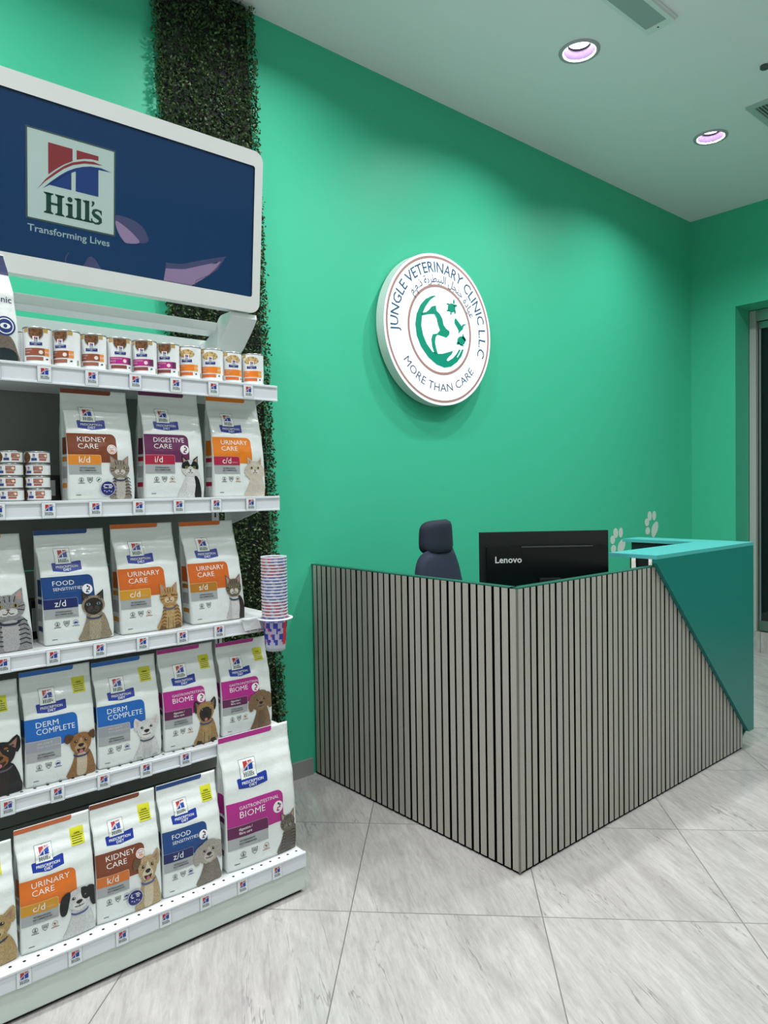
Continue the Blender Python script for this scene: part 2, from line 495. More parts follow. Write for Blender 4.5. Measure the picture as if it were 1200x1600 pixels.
def shelf_board(z_top, strip_h, y_front, name, slots=False, y_back=2.455):
    b = MB()
    b.box((UX0, y_front + .012, z_top - .028), (UX1, y_back, z_top), white_metal, .002)
    # side brackets that carry the shelf, tapering to the back
    for x in (UX0 + .02, UX1 - .012):
        b.prism([(y_front + .03, z_top - .03), (y_back, z_top - .03), (y_back, z_top - .10), (y_back - .05, z_top - .10)], x, x + .004, white_metal, lambda a, c, e: (e, a, c))
    if slots:
        n = int((UX1 - UX0) / .0335)
        for k in range(n):
            x = UX0 + .02 + k * .0335
            b.face([(px, py, z_top + .0006) for px, py in ell(x, y_front + .026, .0042, .0042, 10)], hole_m)
    o = b.build(name, unit)
    s = MB()
    s.box((UX0, y_front, z_top - strip_h), (UX1 + .002, y_front + .011, z_top + .001), strip_m, .0025)
    s.box((UX0, y_front - .004, z_top - .006), (UX1, y_front + .004, z_top + .002), strip_m, .002)
    s.box((UX0, y_front - .004, z_top - strip_h - .001), (UX1, y_front + .004, z_top - strip_h + .005), strip_m, .002)
    s.build('price_strip', o)
    return o

TK = None
def ticket(parent, x, y, z):
    global TK
    if TK is None:
        d = Decal(lambda u, v, o: (u, -o - .0005, v), base=.0002)
        d.poly([(-.0185, -.022), (.0185, -.022), (.0185, .022), (-.0185, .022)], print_mat((120, 130, 140)), 0, False)
        d.poly([(-.0178, -.0213), (.0178, -.0213), (.0178, .0213), (-.0178, .0213)], print_mat((226, 232, 236)), 1, False)
        logo(d, -.0165, -.0165, .033, 1, .036, border=False, bg=(226, 232, 236))
        TK = d.build('logo_ticket', parent, (x, y, z)); return TK
    return link('logo_ticket', TK.data, parent, (x, y, z))

TX = [.0705 + .1256 * k for k in range(10)]
TX = [x for x in TX if x < 1.25]
LV = {1: (1.697, .050), 2: (1.324, .046), 3: (.917, .043), 4: (.535, .033)}
for k in (1, 2, 3, 4):
    zt, sh = LV[k]
    if k == 4: sh = .040
    o = shelf_board(zt, sh, FY, 'shelf', slots=(k == 4))
    for x in TX:
        ticket(o, x, FY - .0035, zt - sh / 2 - .001)
# base deck
b = MB()
b.box((UX0, 1.985, .105), (UX1, 2.455, .137), white_metal, .002)
n = int((UX1 - UX0) / .0335)
for k in range(n):
    x = UX0 + .02 + k * .0335
    b.face([(px, py, .1376) for px, py in ell(x, 1.998, .0042, .0042, 10)], hole_m)
base = b.build('base_deck', unit)
b = MB(); b.box((UX0, 1.979, .012), (UX1, 1.99, .090), base_metal, .003); b.box((UX1 - .006, 1.99, .012), (UX1, 2.45, .104), base_metal)
b.box((UX0, 1.99, 0), (UX1 - .01, 2.44, .02), dk2); b.build('kick_panel', base)
b = MB(); b.box((UX0, 1.972, .088), (UX1 + .002, 1.984, .138), strip_m, .003); b.box((UX0, 1.968, .132), (UX1, 1.976, .1385), strip_m, .002); b.build('price_strip', base)
for x in TX: ticket(base, x, 1.9715, .110)
# back panels and slotted uprights
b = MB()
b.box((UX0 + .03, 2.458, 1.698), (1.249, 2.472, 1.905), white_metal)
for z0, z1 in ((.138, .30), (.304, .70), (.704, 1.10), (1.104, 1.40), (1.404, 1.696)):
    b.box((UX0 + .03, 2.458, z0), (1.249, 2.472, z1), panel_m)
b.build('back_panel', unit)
for x in (UX0, 1.249):
    b = MB(); b.box((x, 2.458, .02), (x + .030, 2.52, 1.887), white_metal, .002)
    z = .16
    while z < 1.84:
        b.box((x + .011, 2.4572, z), (x + .017, 2.4582, z + .020), hole_m); z += .032
    b.build('upright', unit)
b = MB(); b.box((UX0 + .02, 2.31, 1.908), (1.272, 2.40, 1.940), white_metal, .003); b.build('light_bar', unit)
for x0 in (UX0, 1.215):
    b = MB()
    prof = [(2.475, 1.80), (2.475, 1.885), (2.40, 1.893), (2.345, 1.915), (2.30, 1.955), (2.285, 1.9615), (2.215, 1.9615), (2.212, 1.945), (2.235, 1.92), (2.30, 1.865), (2.40, 1.80)]
    b.prism(prof, x0, x0 + .10, white_metal, lambda a, c, e: (e, a, c)); b.build('sign_bracket', unit)

# ------------------------------------------------------------------ header sign on the brackets
SB = Vector((0, 2.2, 1.964)); SU = Vector((0, -.05, .531)).normalized(); SN = Vector((0, -.531, -.05)).normalized()
def sgn(x, s, out): return tuple(SB + Vector((x, 0, 0)) + SU * s + SN * out)
sign = thing('header_sign', 'large white framed dark blue sign with square logo on top of the shelving', 'sign', (.65, 2.2, 1.964))
sign.matrix_world = Matrix.Translation((0, 0, 0))
frame_m = mat('white_sign_frame', (222, 224, 222), 0.32)
b = MB()
SX0, SX1, ST = -.03, 1.318, .538
outer = rrect(SX0, 0, SX1, ST, .034); inner = rrect(SX0 + .03, .053, 1.2875, .488, .008)
# front face as quads between matching rings, then sides
no = len(outer)
fr_o = [sgn(x, s, .0) for x, s in outer]; fr_i = [sgn(x, s, .0) for x, s in inner]; bk = [sgn(x, s, -.055) for x, s in outer]; ii = [sgn(x, s, -.006) for x, s in inner]
b.mesh(fr_o + fr_i, [(i, (i + 1) % no, no + (i + 1) % no, no + i) for i in range(no)], frame_m)
b.mesh(fr_o + bk, [(i, no + i, no + (i + 1) % no, (i + 1) % no) for i in range(no)], frame_m, True)
b.mesh(fr_i + ii, [(i, (i + 1) % no, no + (i + 1) % no, no + i) for i in range(no)], mat('dark_gasket', (40, 44, 50), 0.5))
b.face(bk, frame_m); b.build('frame', sign)
scr_m = mat('dark_blue_glossy_print', (22, 56, 98), 0.06, spec=0.5)
b = MB(); b.face([sgn(x, s, -.005) for x, s in rrect(SX0 + .028, .051, 1.2895, .490, .008)], scr_m); screen = b.build('screen', sign)
dc = Decal(lambda u, v, o: sgn(u, v, -.005 + o), cell=9)
logo(dc, .571, .162, .240, 0, bg=(176, 196, 192), border=True, pal={RED: (128, 44, 52), BLUE: (20, 54, 116)}); dc.build('square_logo', screen)
dc = Decal(lambda u, v, o: sgn(u, v, -.005 + o), cell=9)
dc.text('Transforming Lives', .570, .125, .0185, print_mat((150, 176, 182)), 1, off=.012, maxw=.236, stretch=1.1); dc.build('slogan_lettering', screen)
dc = Decal(lambda u, v, o: sgn(u, v, -.005 + o), cell=9)
lil, lil2 = print_mat((142, 122, 158)), print_mat((66, 70, 108))
dc.poly(smooth_closed([(.815, .221), (.853, .222), (.885, .213), (.905, .199), (.920, .166), (.889, .154), (.869, .174), (.845, .192), (.816, .205)], 3), lil2, 0)
dc.poly(smooth_closed([(.817, .205), (.845, .194), (.873, .176), (.891, .155), (.853, .146), (.838, .154), (.822, .178)], 3), lil, 1)
dc.build('ear_print', screen)
dc = Decal(lambda u, v, o: sgn(u, v, -.005 + o), cell=9)
dc.poly([(.721, .053), (.735, .080), (.745, .087), (.757, .080), (.776, .053)], lil2, 0)
dc.build('ear_print', screen)
dc = Decal(lambda u, v, o: sgn(u, v, -.005 + o), cell=9)
dc.poly([(.977, .112), (1.005, .114), (1.033, .118), (1.098, .142), (1.189, .172), (1.158, .123), (1.116, .089), (1.066, .055), (.97, .055)], lil2, 0)
dc.poly([(.977, .094), (1.01, .098), (1.041, .103), (1.098, .125), (1.170, .152), (1.145, .117), (1.107, .085), (1.066, .0555), (.97, .0555)], lil, 1)
dc.polys(stroke([(1.075, .056), (1.082, .075), (1.105, .088), (1.125, .098), (1.150, .125)], .0016), print_mat((90, 74, 110)), 2)
dc.poly([(1.135, .136), (1.155, .143), (1.160, .149), (1.150, .146)], print_mat((40, 44, 70)), 2)
dc.build('ear_print', screen)
dc = Decal(lambda u, v, o: sgn(u, v, -.005 + o), cell=9)
dc.polys(stroke([(.672, .056), (.673, .070), (.681, .084)], .003), lil2, 0)
dc.build('ear_print', screen)

# ------------------------------------------------------------------ animals printed on the bags
def animal(dc, kind, x, y, w, h, C, opt=''):
    """picture of a sitting cat or dog filling the box x..x+w, y..y+h. C: colours fur, dark, light, chest, nose"""
    def T(p): return [(x + a * w, y + c * h) for a, c in p]
    F, D, LT, CH = fur(C['fur']), fur(C['dark']), fur(C['light']), fur(C['chest'])
    ink, white = print_mat((18, 18, 20)), print_mat((235, 235, 230))
    l0 = 6
    body = [(.02, 0), (.10, .20), (.24, .42), (.30, .55), (.75, .55), (.90, .40), (.98, .20), (1.0, 0)]
    if 'side' in opt: body = [(.0, 0), (.12, .25), (.30, .50), (.42, .60), (.85, .62), (1.0, .45), (1.05, .2), (1.0, 0)]
    if 'narrow' in opt: body = [(.14, 0), (.20, .22), (.28, .42), (.32, .56), (.72, .56), (.82, .38), (.88, .18), (.90, 0)]
    dc.poly(T(smooth_closed(body, 3)), fur(C.get('body', C['fur'])), l0)
    dc.poly(T(smooth_closed([(.36, .02), (.33, .25), (.38, .48), (.66, .48), (.70, .25), (.64, .02)], 3)), CH, l0 + 1)
    if 'legs' in opt:
        dc.polys([T(q) for q in stroke([(.40, .0), (.42, .25)], .02) + stroke([(.62, .0), (.60, .25)], .02)], D, l0 + 2)
        dc.poly(T([(.06, 0), (.12, .09), (.3, .06), (.34, 0)]), D, l0 + 2); dc.poly(T([(.68, 0), (.72, .07), (.9, .08), (.97, 0)]), D, l0 + 2)
    if 'blackside' in opt:
        dc.poly(T(smooth_closed([(.70, .0), (.72, .3), (.68, .5), (.80, .5), (.92, .35), (1.0, .0)], 3)), D, l0 + 2)
    if 'tabby' in opt and 'plainbody' not in opt:
        for k in range(6):
            yy = .08 + .075 * k
            dc.polys([T(q) for q in stroke([(.12 + .02 * k, yy), (.22 + .01 * k, yy + .035), (.34, yy + .02)], .02) + stroke([(.68, yy + .02), (.82, yy + .04), (.93 - .01 * k, yy)], .02)], D, l0 + 2)
    HX = 1.12 if kind == 'cat' else 1.26     # heads are broad against the sitting body
    def T(p): return [(x + (.5 + (a - .5) * HX) * w, y + c * h) for a, c in p]
    cx, cy = .5, .70
    # ears
    if kind == 'cat':
        for s in (-1, 1):
            ear = [(cx + s * .30, .74), (cx + s * .31, 1.0), (cx + s * .05, .87)]
            dc.poly(T(ear), D if 'darkface' in opt or 'earsdark' in opt else F, l0 + 2)
            dc.poly(T([(cx + s * .26, .80), (cx + s * .28, .955), (cx + s * .12, .86)]), print_mat(C.get('ear', (176, 140, 132))), l0 + 3)
        dc.poly(T(ell(cx, cy, .33, .20, 22)), F, l0 + 3)
        if 'fluffy' in opt:
            dc.poly(T([(cx + (.43 + .04 * (k % 2)) * math.cos(2 * PI * k / 26), cy - .06 + (.20 + .02 * (k % 2)) * math.sin(2 * PI * k / 26)) for k in range(26)]), F, l0 + 2)
        if 'darkface' in opt: dc.poly(T(ell(cx, cy - .02, .27, .17, 20)), D, l0 + 4)
        if 'mask' in opt:
            dc.poly(T(smooth_closed([(cx - .32, .70), (cx - .30, .82), (cx - .1, .88), (cx - .02, .78), (cx + .05, .80), (cx + .12, .88), (cx + .3, .82), (cx + .32, .68), (cx + .14, .70), (cx, .76), (cx - .14, .70)], 2)), D, l0 + 4)
        if 'tabby' in opt:
            for a in (-.12, -.04, .04, .12):
                dc.polys([T(q) for q in stroke([(cx + a, .79), (cx + a * 1.3, .87)], .022)], D, l0 + 4)
            for s in (-1, 1):
                dc.polys([T(q) for q in stroke([(cx + s * .2, .70), (cx + s * .31, .72)], .016) + stroke([(cx + s * .19, .66), (cx + s * .30, .64)], .016)], D, l0 + 4)
        dc.poly(T(ell(cx - .075, .625, .105, .062, 14)), LT, l0 + 5); dc.poly(T(ell(cx + .075, .625, .105, .062, 14)), LT, l0 + 5)
        for s in (-1, 1):
            if 'closed' in opt:
                dc.polys([T(q) for q in stroke([(cx + s * .22, .73), (cx + s * .14, .715), (cx + s * .07, .735)], .016)], ink, l0 + 6)
            else:
                dc.poly(T(ell(cx + s * .145, .725, .058, .030, 14)), print_mat(C.get('eye', (150, 160, 90))), l0 + 6)
                dc.poly(T(ell(cx + s * .145, .725, .022, .028, 10)), ink, l0 + 7)
        dc.poly(T([(cx - .045, .672), (cx + .045, .672), (cx, .638)]), print_mat(C.get('nose', (120, 72, 66))), l0 + 7)
        dc.polys([T(q) for q in stroke([(cx - .10, .602), (cx - .04, .596), (cx, .638), (cx + .04, .596), (cx + .10, .602)], .012)], ink, l0 + 7)
    else:
        ears = C.get('ears', 'floppy')
        for s in (-1, 1):
            e = ears if ears != 'mixed' else ('erect' if s > 0 else 'fold')
            if e == 'erect':
                dc.poly(T(smooth_closed([(cx + s * .34, .70), (cx + s * .40, .88), (cx + s * .34, 1.0), (cx + s * .20, .92), (cx + s * .08, .84)], 2)), D if 'earsdark' in opt else F, l0 + 2)
                dc.poly(T([(cx + s * .30, .78), (cx + s * .335, .95), (cx + s * .18, .86)]), print_mat(C.get('ear', (150, 116, 104))), l0 + 3)
            elif e == 'fold':
                dc.poly(T(smooth_closed([(cx + s * .20, .88), (cx + s * .38, .94), (cx + s * .46, .82), (cx + s * .38, .74), (cx + s * .28, .78)], 2)), D, l0 + 4)
            else:
                dc.poly(T(smooth_closed([(cx + s * .22, .90), (cx + s * .42, .86), (cx + s * .50, .66), (cx + s * .46, .50), (cx + s * .34, .50), (cx + s * .27, .66)], 3)), D if 'earsdark' in opt else F, l0 + 4)
        if 'fluffy' in opt:
            dc.poly(T([(cx + (.39 + .03 * (k % 2)) * math.cos(2 * PI * k / 30), cy + .02 + (.245 + .02 * (k % 2)) * math.sin(2 * PI * k / 30)) for k in range(30)]), F, l0 + 3)
        if 'topknot' in opt:
            dc.poly(T(ell(cx, .86, .27, .13, 20)), F, l0 + 4)
        dc.poly(T(smooth_closed([(cx - .30, .72), (cx - .24, .88), (cx, .93), (cx + .24, .88), (cx + .30, .72), (cx + .22, .56), (cx, .49), (cx - .22, .56)], 3)), F, l0 + 3)
        if 'halfblack' in opt:
            dc.poly(T(smooth_closed([(cx + .05, .92), (cx + .24, .88), (cx + .30, .72), (cx + .20, .66), (cx + .08, .72)], 2)), D, l0 + 4)
        if 'darkface' in opt:
            dc.poly(T(smooth_closed([(cx - .22, .70), (cx - .1, .80), (cx + .1, .80), (cx + .22, .70), (cx + .16, .54), (cx, .48), (cx - .16, .54)], 2)), D, l0 + 4)
        else:
            dc.poly(T(smooth_closed([(cx - .17, .64), (cx - .07, .72), (cx, .84), (cx + .07, .72), (cx + .17, .64), (cx + .14, .54), (cx, .49), (cx - .14, .54)], 2)), LT, l0 + 4)
        for s in (-1, 1):
            dc.poly(T(ell(cx + s * .145, .755, .045, .030, 12)), print_mat((30, 22, 18)), l0 + 6)
            dc.poly(T(ell(cx + s * .145 + .015, .763, .012, .009, 8)), white, l0 + 7)
            if 'brow' in opt: dc.poly(T(ell(cx + s * .13, .81, .04, .02, 10)), LT, l0 + 6)
        dc.poly(T(smooth_closed([(cx - .085, .665), (cx - .05, .695), (cx + .05, .695), (cx + .085, .665), (cx + .035, .630), (cx - .035, .630)], 2)), ink, l0 + 7)
        if 'tongue' in opt:
            dc.poly(T(smooth_closed([(cx - .13, .595), (cx, .58), (cx + .13, .595), (cx + .08, .52), (cx, .495), (cx - .08, .52)], 2)), print_mat((52, 26, 26)), l0 + 6)
            dc.poly(T(ell(cx, .530, .055, .040, 12)), print_mat((190, 110, 116)), l0 + 7)
        else:
            dc.polys([T(q) for q in stroke([(cx - .12, .59), (cx, .575), (cx + .12, .59)], .014) + stroke([(cx, .63), (cx, .575)], .010)], ink, l0 + 7)
    if C.get('collar'):
        dc.poly(T(smooth_closed([(.28, .50), (.40, .455), (.62, .455), (.73, .50), (.72, .465), (.62, .42), (.40, .42), (.29, .46)], 2)), print_mat(C['collar']), l0 + 6)

# ------------------------------------------------------------------ food bags
film = mat('white_glossy_pouch_film', (224, 230, 228), 0.22, spec=0.5, coat=0.4); bump(film, 55, 0.32, 0.004, 4)
silver = print_mat((164, 168, 170))
GREY_TXT = print_mat((70, 76, 80))

def lerp_tab(tab, t):
    for (a, p), (c, q) in zip(tab[:-1], tab[1:]):
        if t <= c:
            k = (t - a) / (c - a); k = k * k * (3 - 2 * k)
            return p + (q - p) * k
    return tab[-1][1]

class BagShape:
    DT = [(0, .96), (.12, 1.06), (.40, 1.03), (.60, .84), (.74, .52), (.84, .20), (.89, .06), (1.0, .035)]
    WT = [(0, .975), (.10, .985), (.5, .965), (.75, .965), (.86, .99), (1.0, .985)]
    def __init__(s, w, h, d, seed, lean=0.0):
        s.w, s.h, s.d, s.seed, s.lean = w, h, d, seed, lean
    def W(s, v): return s.w / 2 * lerp_tab(s.WT, v)
    def D(s, v): return s.d / 2 * lerp_tab(s.DT, v)
    def front(s, u, z, out=0.0):
        v = min(max(z / s.h, 0), 1); W = s.W(v); t = max(-1, min(1, u / W)); D = s.D(v)
        y = -D * (1 - .16 * abs(t) ** 3.0)
        e = (1 - t * t); e2 = min(1, 6 * v) * e
        q = noise.noise(Vector((u * 22 + s.seed * 7.3, z * 17, s.seed)))
        q2 = noise.noise(Vector((u * 60 + z * 30, z * 55 - u * 25, s.seed + 9)))
        fold = math.sin((z / s.h - .5) * 60 + 3 * u / s.w + s.seed) * .0007 * max(0, 1 - abs(v - .80) / .12)
        y += (.0024 * q + .0008 * q2) * e2 * (1 if v < .9 else max(.15, (1 - v) * 10)) + fold * e
        return (u + s.lean * z, y - out, max(z, .0006 if out else 0))
    def build(s, parent, side_cols):
        nv, nu = 46, 34; b = MB(); rows = []
        for j in range(nv + 1):
            v = j / nv; z = v * s.h; W, D = s.W(v), s.D(v); row = []
            for i in range(nu + 1): row.append(s.front(-W + 2 * W * i / nu, z))
            yr = row[-1][1]
            for k in (1, 2, 3):          # right gusset, folded inwards
                t = k / 4; pin = (1 - abs(2 * t - 1)) * min(.016, D * .30) * (v ** .7)
                row.append((W - pin + s.lean * z, yr + (D - yr) * t, z))
            for i in range(9): row.append((W - 2 * W * i / 8 + s.lean * z, D * (1 - .1 * abs(i / 4 - 1) ** 3), z))
            yl = row[0][1]
            for k in (3, 2, 1):
                t = k / 4; pin = (1 - abs(2 * t - 1)) * min(.016, D * .30) * (v ** .7)
                row.append((-W + pin + s.lean * z, yl + (D - yl) * t, z))
            rows.append(row)
        n = len(rows[0]); b.v = [p for r in rows for p in r]
        fm = b.mi(film); cols = [b.mi(print_mat(c)) for c in side_cols]
        for j in range(nv):
            t = 1 - (j + .5) / nv
            sm = fm
            if .44 < t < .58: sm = cols[0]
            elif .60 < t < .66: sm = cols[1]
            elif .69 < t < .80: sm = b.mi(silver)
            elif .84 < t < .89: sm = cols[1]
            for i in range(n):
                k = (i + 1) % n
                b.f.append((j * n + i, j * n + k, (j + 1) * n + k, (j + 1) * n + i)); b.smooth.append(True)
                b.m.append(sm if i in (nu + 1, nu + 2, n - 2, n - 3) else fm)
        b.f.append(tuple(range(n))[::-1]); b.m.append(fm); b.smooth.append(False)
        b.f.append(tuple(nv * n + i for i in range(n))); b.m.append(fm); b.smooth.append(False)
        return b.build('pouch', parent)

ICON_INK = print_mat((96, 104, 106))
def icons(mp, root, xs, y, s, third):
    dc = Decal(mp); x = xs[0]
    dc.polys(ring(x, y, s * .30, s * .36, 18), ICON_INK, 1); dc.poly(ell(x, y + s * .12, s * .10, s * .10, 10), ICON_INK, 1, False)
    dc.poly([(x - s * .18, y - s * .22), (x + s * .18, y - s * .22), (x + s * .1, y - s * .02), (x - s * .1, y - s * .02)], ICON_INK, 1, False)
    dc.polys(stroke([(x - s * .45, y - s * .5), (x + s * .45, y - s * .5)], s * .1), ICON_INK, 1)
    dc.build('pictogram', root); dc = Decal(mp); x = xs[1]
    sh = [(x - s * .4, y + s * .35), (x, y + s * .28), (x + s * .4, y + s * .35), (x + s * .34, y - s * .15), (x, y - s * .5), (x - s * .34, y - s * .15)]
    dc.polys(stroke(sh + [sh[0]], s * .07), ICON_INK, 1)
    dc.polys(stroke([(x - s * .26, y + s * .1), (x + s * .26, y + s * .1)], s * .1) + stroke([(x - s * .22, y - s * .08), (x + s * .22, y - s * .08)], s * .1), ICON_INK, 1)
    dc.build('pictogram', root)
    if len(xs) > 2:
        dc = Decal(mp); x = xs[2]
        m = {'leaf': print_mat((40, 120, 90)), 'bird': print_mat((170, 96, 40)), 'fish': print_mat((40, 60, 130))}[third]
        dc.polys(ring(x, y, s * .34, s * .38, 18), m if third == 'fish' else ICON_INK, 1)
        if third == 'fish': dc.poly([(x - s * .3, y - s * .02), (x - s * .05, y + s * .16), (x + s * .3, y + s * .02), (x + s * .2, y - s * .14), (x - s * .2, y - s * .16)], m, 1, False)
        elif third == 'leaf': dc.poly(ell(x, y, s * .24, s * .11, 12, .7), m, 1, False)
        else: dc.poly([(x - s * .26, y + s * .12), (x, y - s * .24), (x + s * .26, y + s * .12), (x + s * .08, y + s * .02), (x - s * .06, y + s * .16)], m, 1, False)
        if third != 'leaf': dc.polys(stroke([(x - s * .5, y - s * .5), (x + s * .5, y - s * .5)], s * .09), m, 1)
        dc.build('pictogram', root)

WHT = print_mat((236, 238, 236))
OFFW = print_mat((206, 200, 196))
def bag(name, label, loc, w, h, d, spec, seed, group, rz=0.0, lean=0.0):
    """spec: panel/code colours, title lines, code text, extras, animal"""
    root = thing(name, label, 'pet food bag', loc, rz, group)
    S = BagShape(w, h, d, seed, lean)
    S.build(root, (spec['panel'], spec['code']))
    U = lambda f: -w / 2 * .97 + f * w * .97
    V = lambda t: h * (1 - t)
    mp = lambda u, z, o: S.front(u, z, o)
    pm, cm = print_mat(spec['panel']), print_mat(spec['code'])
    # coloured strip along the top seal
    dc = Decal(mp); 
    dc.poly(rrect(U(-.01), V(.040), U(.76), V(-.0), h * .02, 'br'), print_mat(spec.get('strip', spec['panel'])), 0); dc.build('top_strip', root)
    t0 = spec.get('logo_t', .165)
    # square logo and the banner under it
    dc = Decal(mp)
    lw = spec.get('logo_w', .215) * w; lx = U(spec.get('logo_u', .235))
    bx0, bx1 = U(spec.get('logo_u', .235) - .055), U(spec.get('logo_u', .235) + spec.get('logo_w', .215) + .145)
    by1, by0 = V(t0) - lw * 1.02, V(t0) - lw * 1.02 - h * .068
    mid = (bx0 + bx1) / 2
    pts = [(bx0, by0 + h * .010), (mid, by0 - h * .006), (bx1, by0 + h * .010), (bx1 + w * .006, by1 + h * .014), (bx1 - w * .01, by1 + h * .020), (mid, by1 + h * .006), (bx0 + w * .01, by1 + h * .012), (bx0 - w * .006, by1 + h * .006)]
    dc.poly(pts, print_mat((26, 52, 148)), 0)
    dc.text('PRESCRIPTION', mid, by0 + h * .032, h * .0195, WHT, 2, 'c', .01, (bx1 - bx0) * .88)
    dc.text('DIET', mid, by0 + h * .006, h * .0195, WHT, 2, 'c', .01, stretch=1.15)
    logo(dc, lx, V(t0) - lw * 1.02, lw, 1, lw * 1.02)
    dc.build('brand_logo', root)
    # colour panel
    p0, p1 = spec.get('panel_t', .405), spec.get('panel_b', .665)
    pw = spec.get('panel_w', .74)
    c0 = spec.get('code_t', .60); c1 = c0 + spec.get('code_h', .085); cw = spec.get('code_w', .48)
    dc = Decal(mp)
    dc.poly(rrect(U(0.0), V(p1), U(pw), V(p0), w * .085, 'tr'), pm, 0)
    y = V(p0)
    for (txt, f, top) in spec['title']:
        dc.text(txt, U(spec.get('title_u', .15)), V(top) - h * f * 1.06, h * f * 1.08, WHT, 2, off=-.006, stretch=1.12, maxw=w * spec.get('title_w', .50))
    if spec.get('under', True):
        tt = spec['title'][-1]; yy = V(tt[2]) - h * tt[1] - h * .018
        dc.polys(stroke([(U(.15), yy), (U(.48), yy)], h * .0022), print_mat(tuple(min(255, c + 55) for c in spec['panel'])), 2)
    if spec.get('dot'):
        du, dt = spec['dot']; dx, dy = U(du), V(dt); r = w * .074
        dc.poly(ell(dx, dy, r, r, 22), print_mat((232, 228, 228)), 2)
        if spec.get('dotkind') == 'cap':
            dc.polys(ring(dx, dy, r * .72, r * .82, 18), print_mat((200, 120, 80)), 3)
            dc.text('ENT', dx, dy, r * .35, print_mat((150, 80, 50)), 4, 'c'); dc.poly(ell(dx, dy - r * .3, r * .45, r * .22, 12), print_mat((220, 140, 90)), 3)
        else:
            for a, bb, s in ((0.1, .55, .2), (.4, .3, .17), (.3, -.05, .19), (-.05, -.15, .16), (-.15, -.5, .2), (.12, -.62, .13)):
                dc.poly(ell(dx + a * r, dy + bb * r, s * r, s * r, 10), print_mat(((30, 28, 40) if bb > .1 else spec['panel'])), 3)
    # code sub-panel and silver strip beneath
    ed = print_mat(tuple(min(255, int(c * .6 + 110)) for c in spec['code']))
    dc.poly(rrect(U(0), V(c1 + .085), U(cw), V(c1), 0, ''), silver, 1)
    dc.poly(rrect(U(0), V(c1), U(cw + .006), V(c0 - .004), w * .03, 'tr'), ed, 1)
    dc.poly(rrect(U(0), V(c1), U(cw), V(c0), w * .028, 'tr'), cm, 2)
    if isinstance(spec['text'], str):
        tw = dc.text(spec['text'], U(.15), V(c1 - .018), h * .056, WHT, 4)
        if spec.get('small'): dc.text(spec['small'], U(.15) + tw + w * .02, V(c1 - .024), h * .011, OFFW, 4)
    else:
        for k, tx in enumerate(spec['text']):
            dc.text(tx, U(.15), V(c0 + .034 + k * .030), h * .0195, OFFW if spec['code'][1] > 140 else WHT, 4, off=.004, maxw=w * .36)
    dc.text('VETERINARIAN', U(.15), V(c1 + .036), h * .0135, GREY_TXT, 4, off=.02, maxw=w * .28)
    dc.text('RECOMMENDED', U(.15), V(c1 + .058), h * .0135, GREY_TXT, 4, off=.02, maxw=w * .28)
    dc.polys(stroke([(U(.15), V(c1 + .070)), (U(.44), V(c1 + .070))], h * .002), GREY_TXT, 4)
    dc.build('product_panel', root)
    icons(mp, root, [U(f) for f in spec.get('iu', (.17, .30, .43))], V(c1 + .135), w * .098, spec.get('third', 'bird'))
    dc = Decal(mp); dc.polys(stroke([(U(.09), V(.955)), (U(.16), V(.955))], h * .006), GREY_TXT, 1); dc.build('weight_print', root)
    a = spec.get('animal')
    if a:
        kind, ax, ay, aw, ah, C, opt = a
        Wc = lambda z: S.W(min(max(z / h, 0), 1)) * .985
        dc = Decal(lambda u, z, o: S.front(max(-Wc(z), min(Wc(z), u)), z, o)); animal(dc, kind, U(ax - (.03 if kind == 'dog' else .01)), V(1) + h * ay, w * aw, h * ah, C, opt); dc.build('animal_picture', root)
    if spec.get('sticker'):
        su, st = spec['sticker']; dc = Decal(mp); x0, x1, y0, y1 = U(su), U(su + .19), V(st + .135), V(st)
        dc.poly([(x0, y0), (x1, y0), (x1, y1), (x0, y1)], print_mat((206, 206, 40)), 0)
        ol = print_mat((66, 74, 20))
        dc.text('100%', (x0 + x1) / 2, y1 - (y1 - y0) * .40, h * .017, ol, 2, 'c', .02)
        for k in range(4):
            yy = y1 - (y1 - y0) * (.50 + .12 * k); xx = x0 + w * .02; rnd = random.Random(seed * 10 + k)
            while xx < x1 - w * .03:
                l = rnd.uniform(.012, .03) * w; e = min(xx + l, x1 - w * .02)
                dc.polys(stroke([(xx, yy), (e, yy)], h * .0065), ol, 2); xx = e + w * .007
        dc.build('sticker', root)
    if spec.get('badge'):
        bu, bt, br = spec['badge']; dc = Decal(mp); x, y, r = U(bu), V(bt), br * w
        dc.poly(ell(x, y, r, r, 26), print_mat((30, 34, 108)), 14)
        dc.polys(ring(x, y, r * .92, r, 26), print_mat((190, 196, 220)), 15)
        for k in range(3): dc.polys(stroke([(x - r * (.5 + .1 * (k == 1)), y + r * (.5 - .2 * k)), (x + r * (.5 + .12 * (k == 1)), y + r * (.5 - .2 * k))], r * .10), WHT, 15)
        for k in range(4): dc.poly(ell(x - r * .45 + r * .3 * k, y - r * (.3 + .12 * (k % 2)), r * .10, r * .10, 8), print_mat((170, 180, 214)), 15)
        dc.build('round_badge', root)
    return root

BROWN, KORANGE = (122, 62, 38), (208, 112, 44)
PURP, CRIM = (100, 40, 82), (170, 30, 66)
ORG, ORG2, AMB = (222, 124, 28), (204, 100, 34), (206, 148, 40)
NVY, NVY2 = (22, 66, 126), (20, 34, 96)
DERM, GREYP = (26, 98, 178), (150, 154, 164)
MAG, PLUM = (172, 36, 132), (92, 26, 74)
GRN = (70, 160, 50)

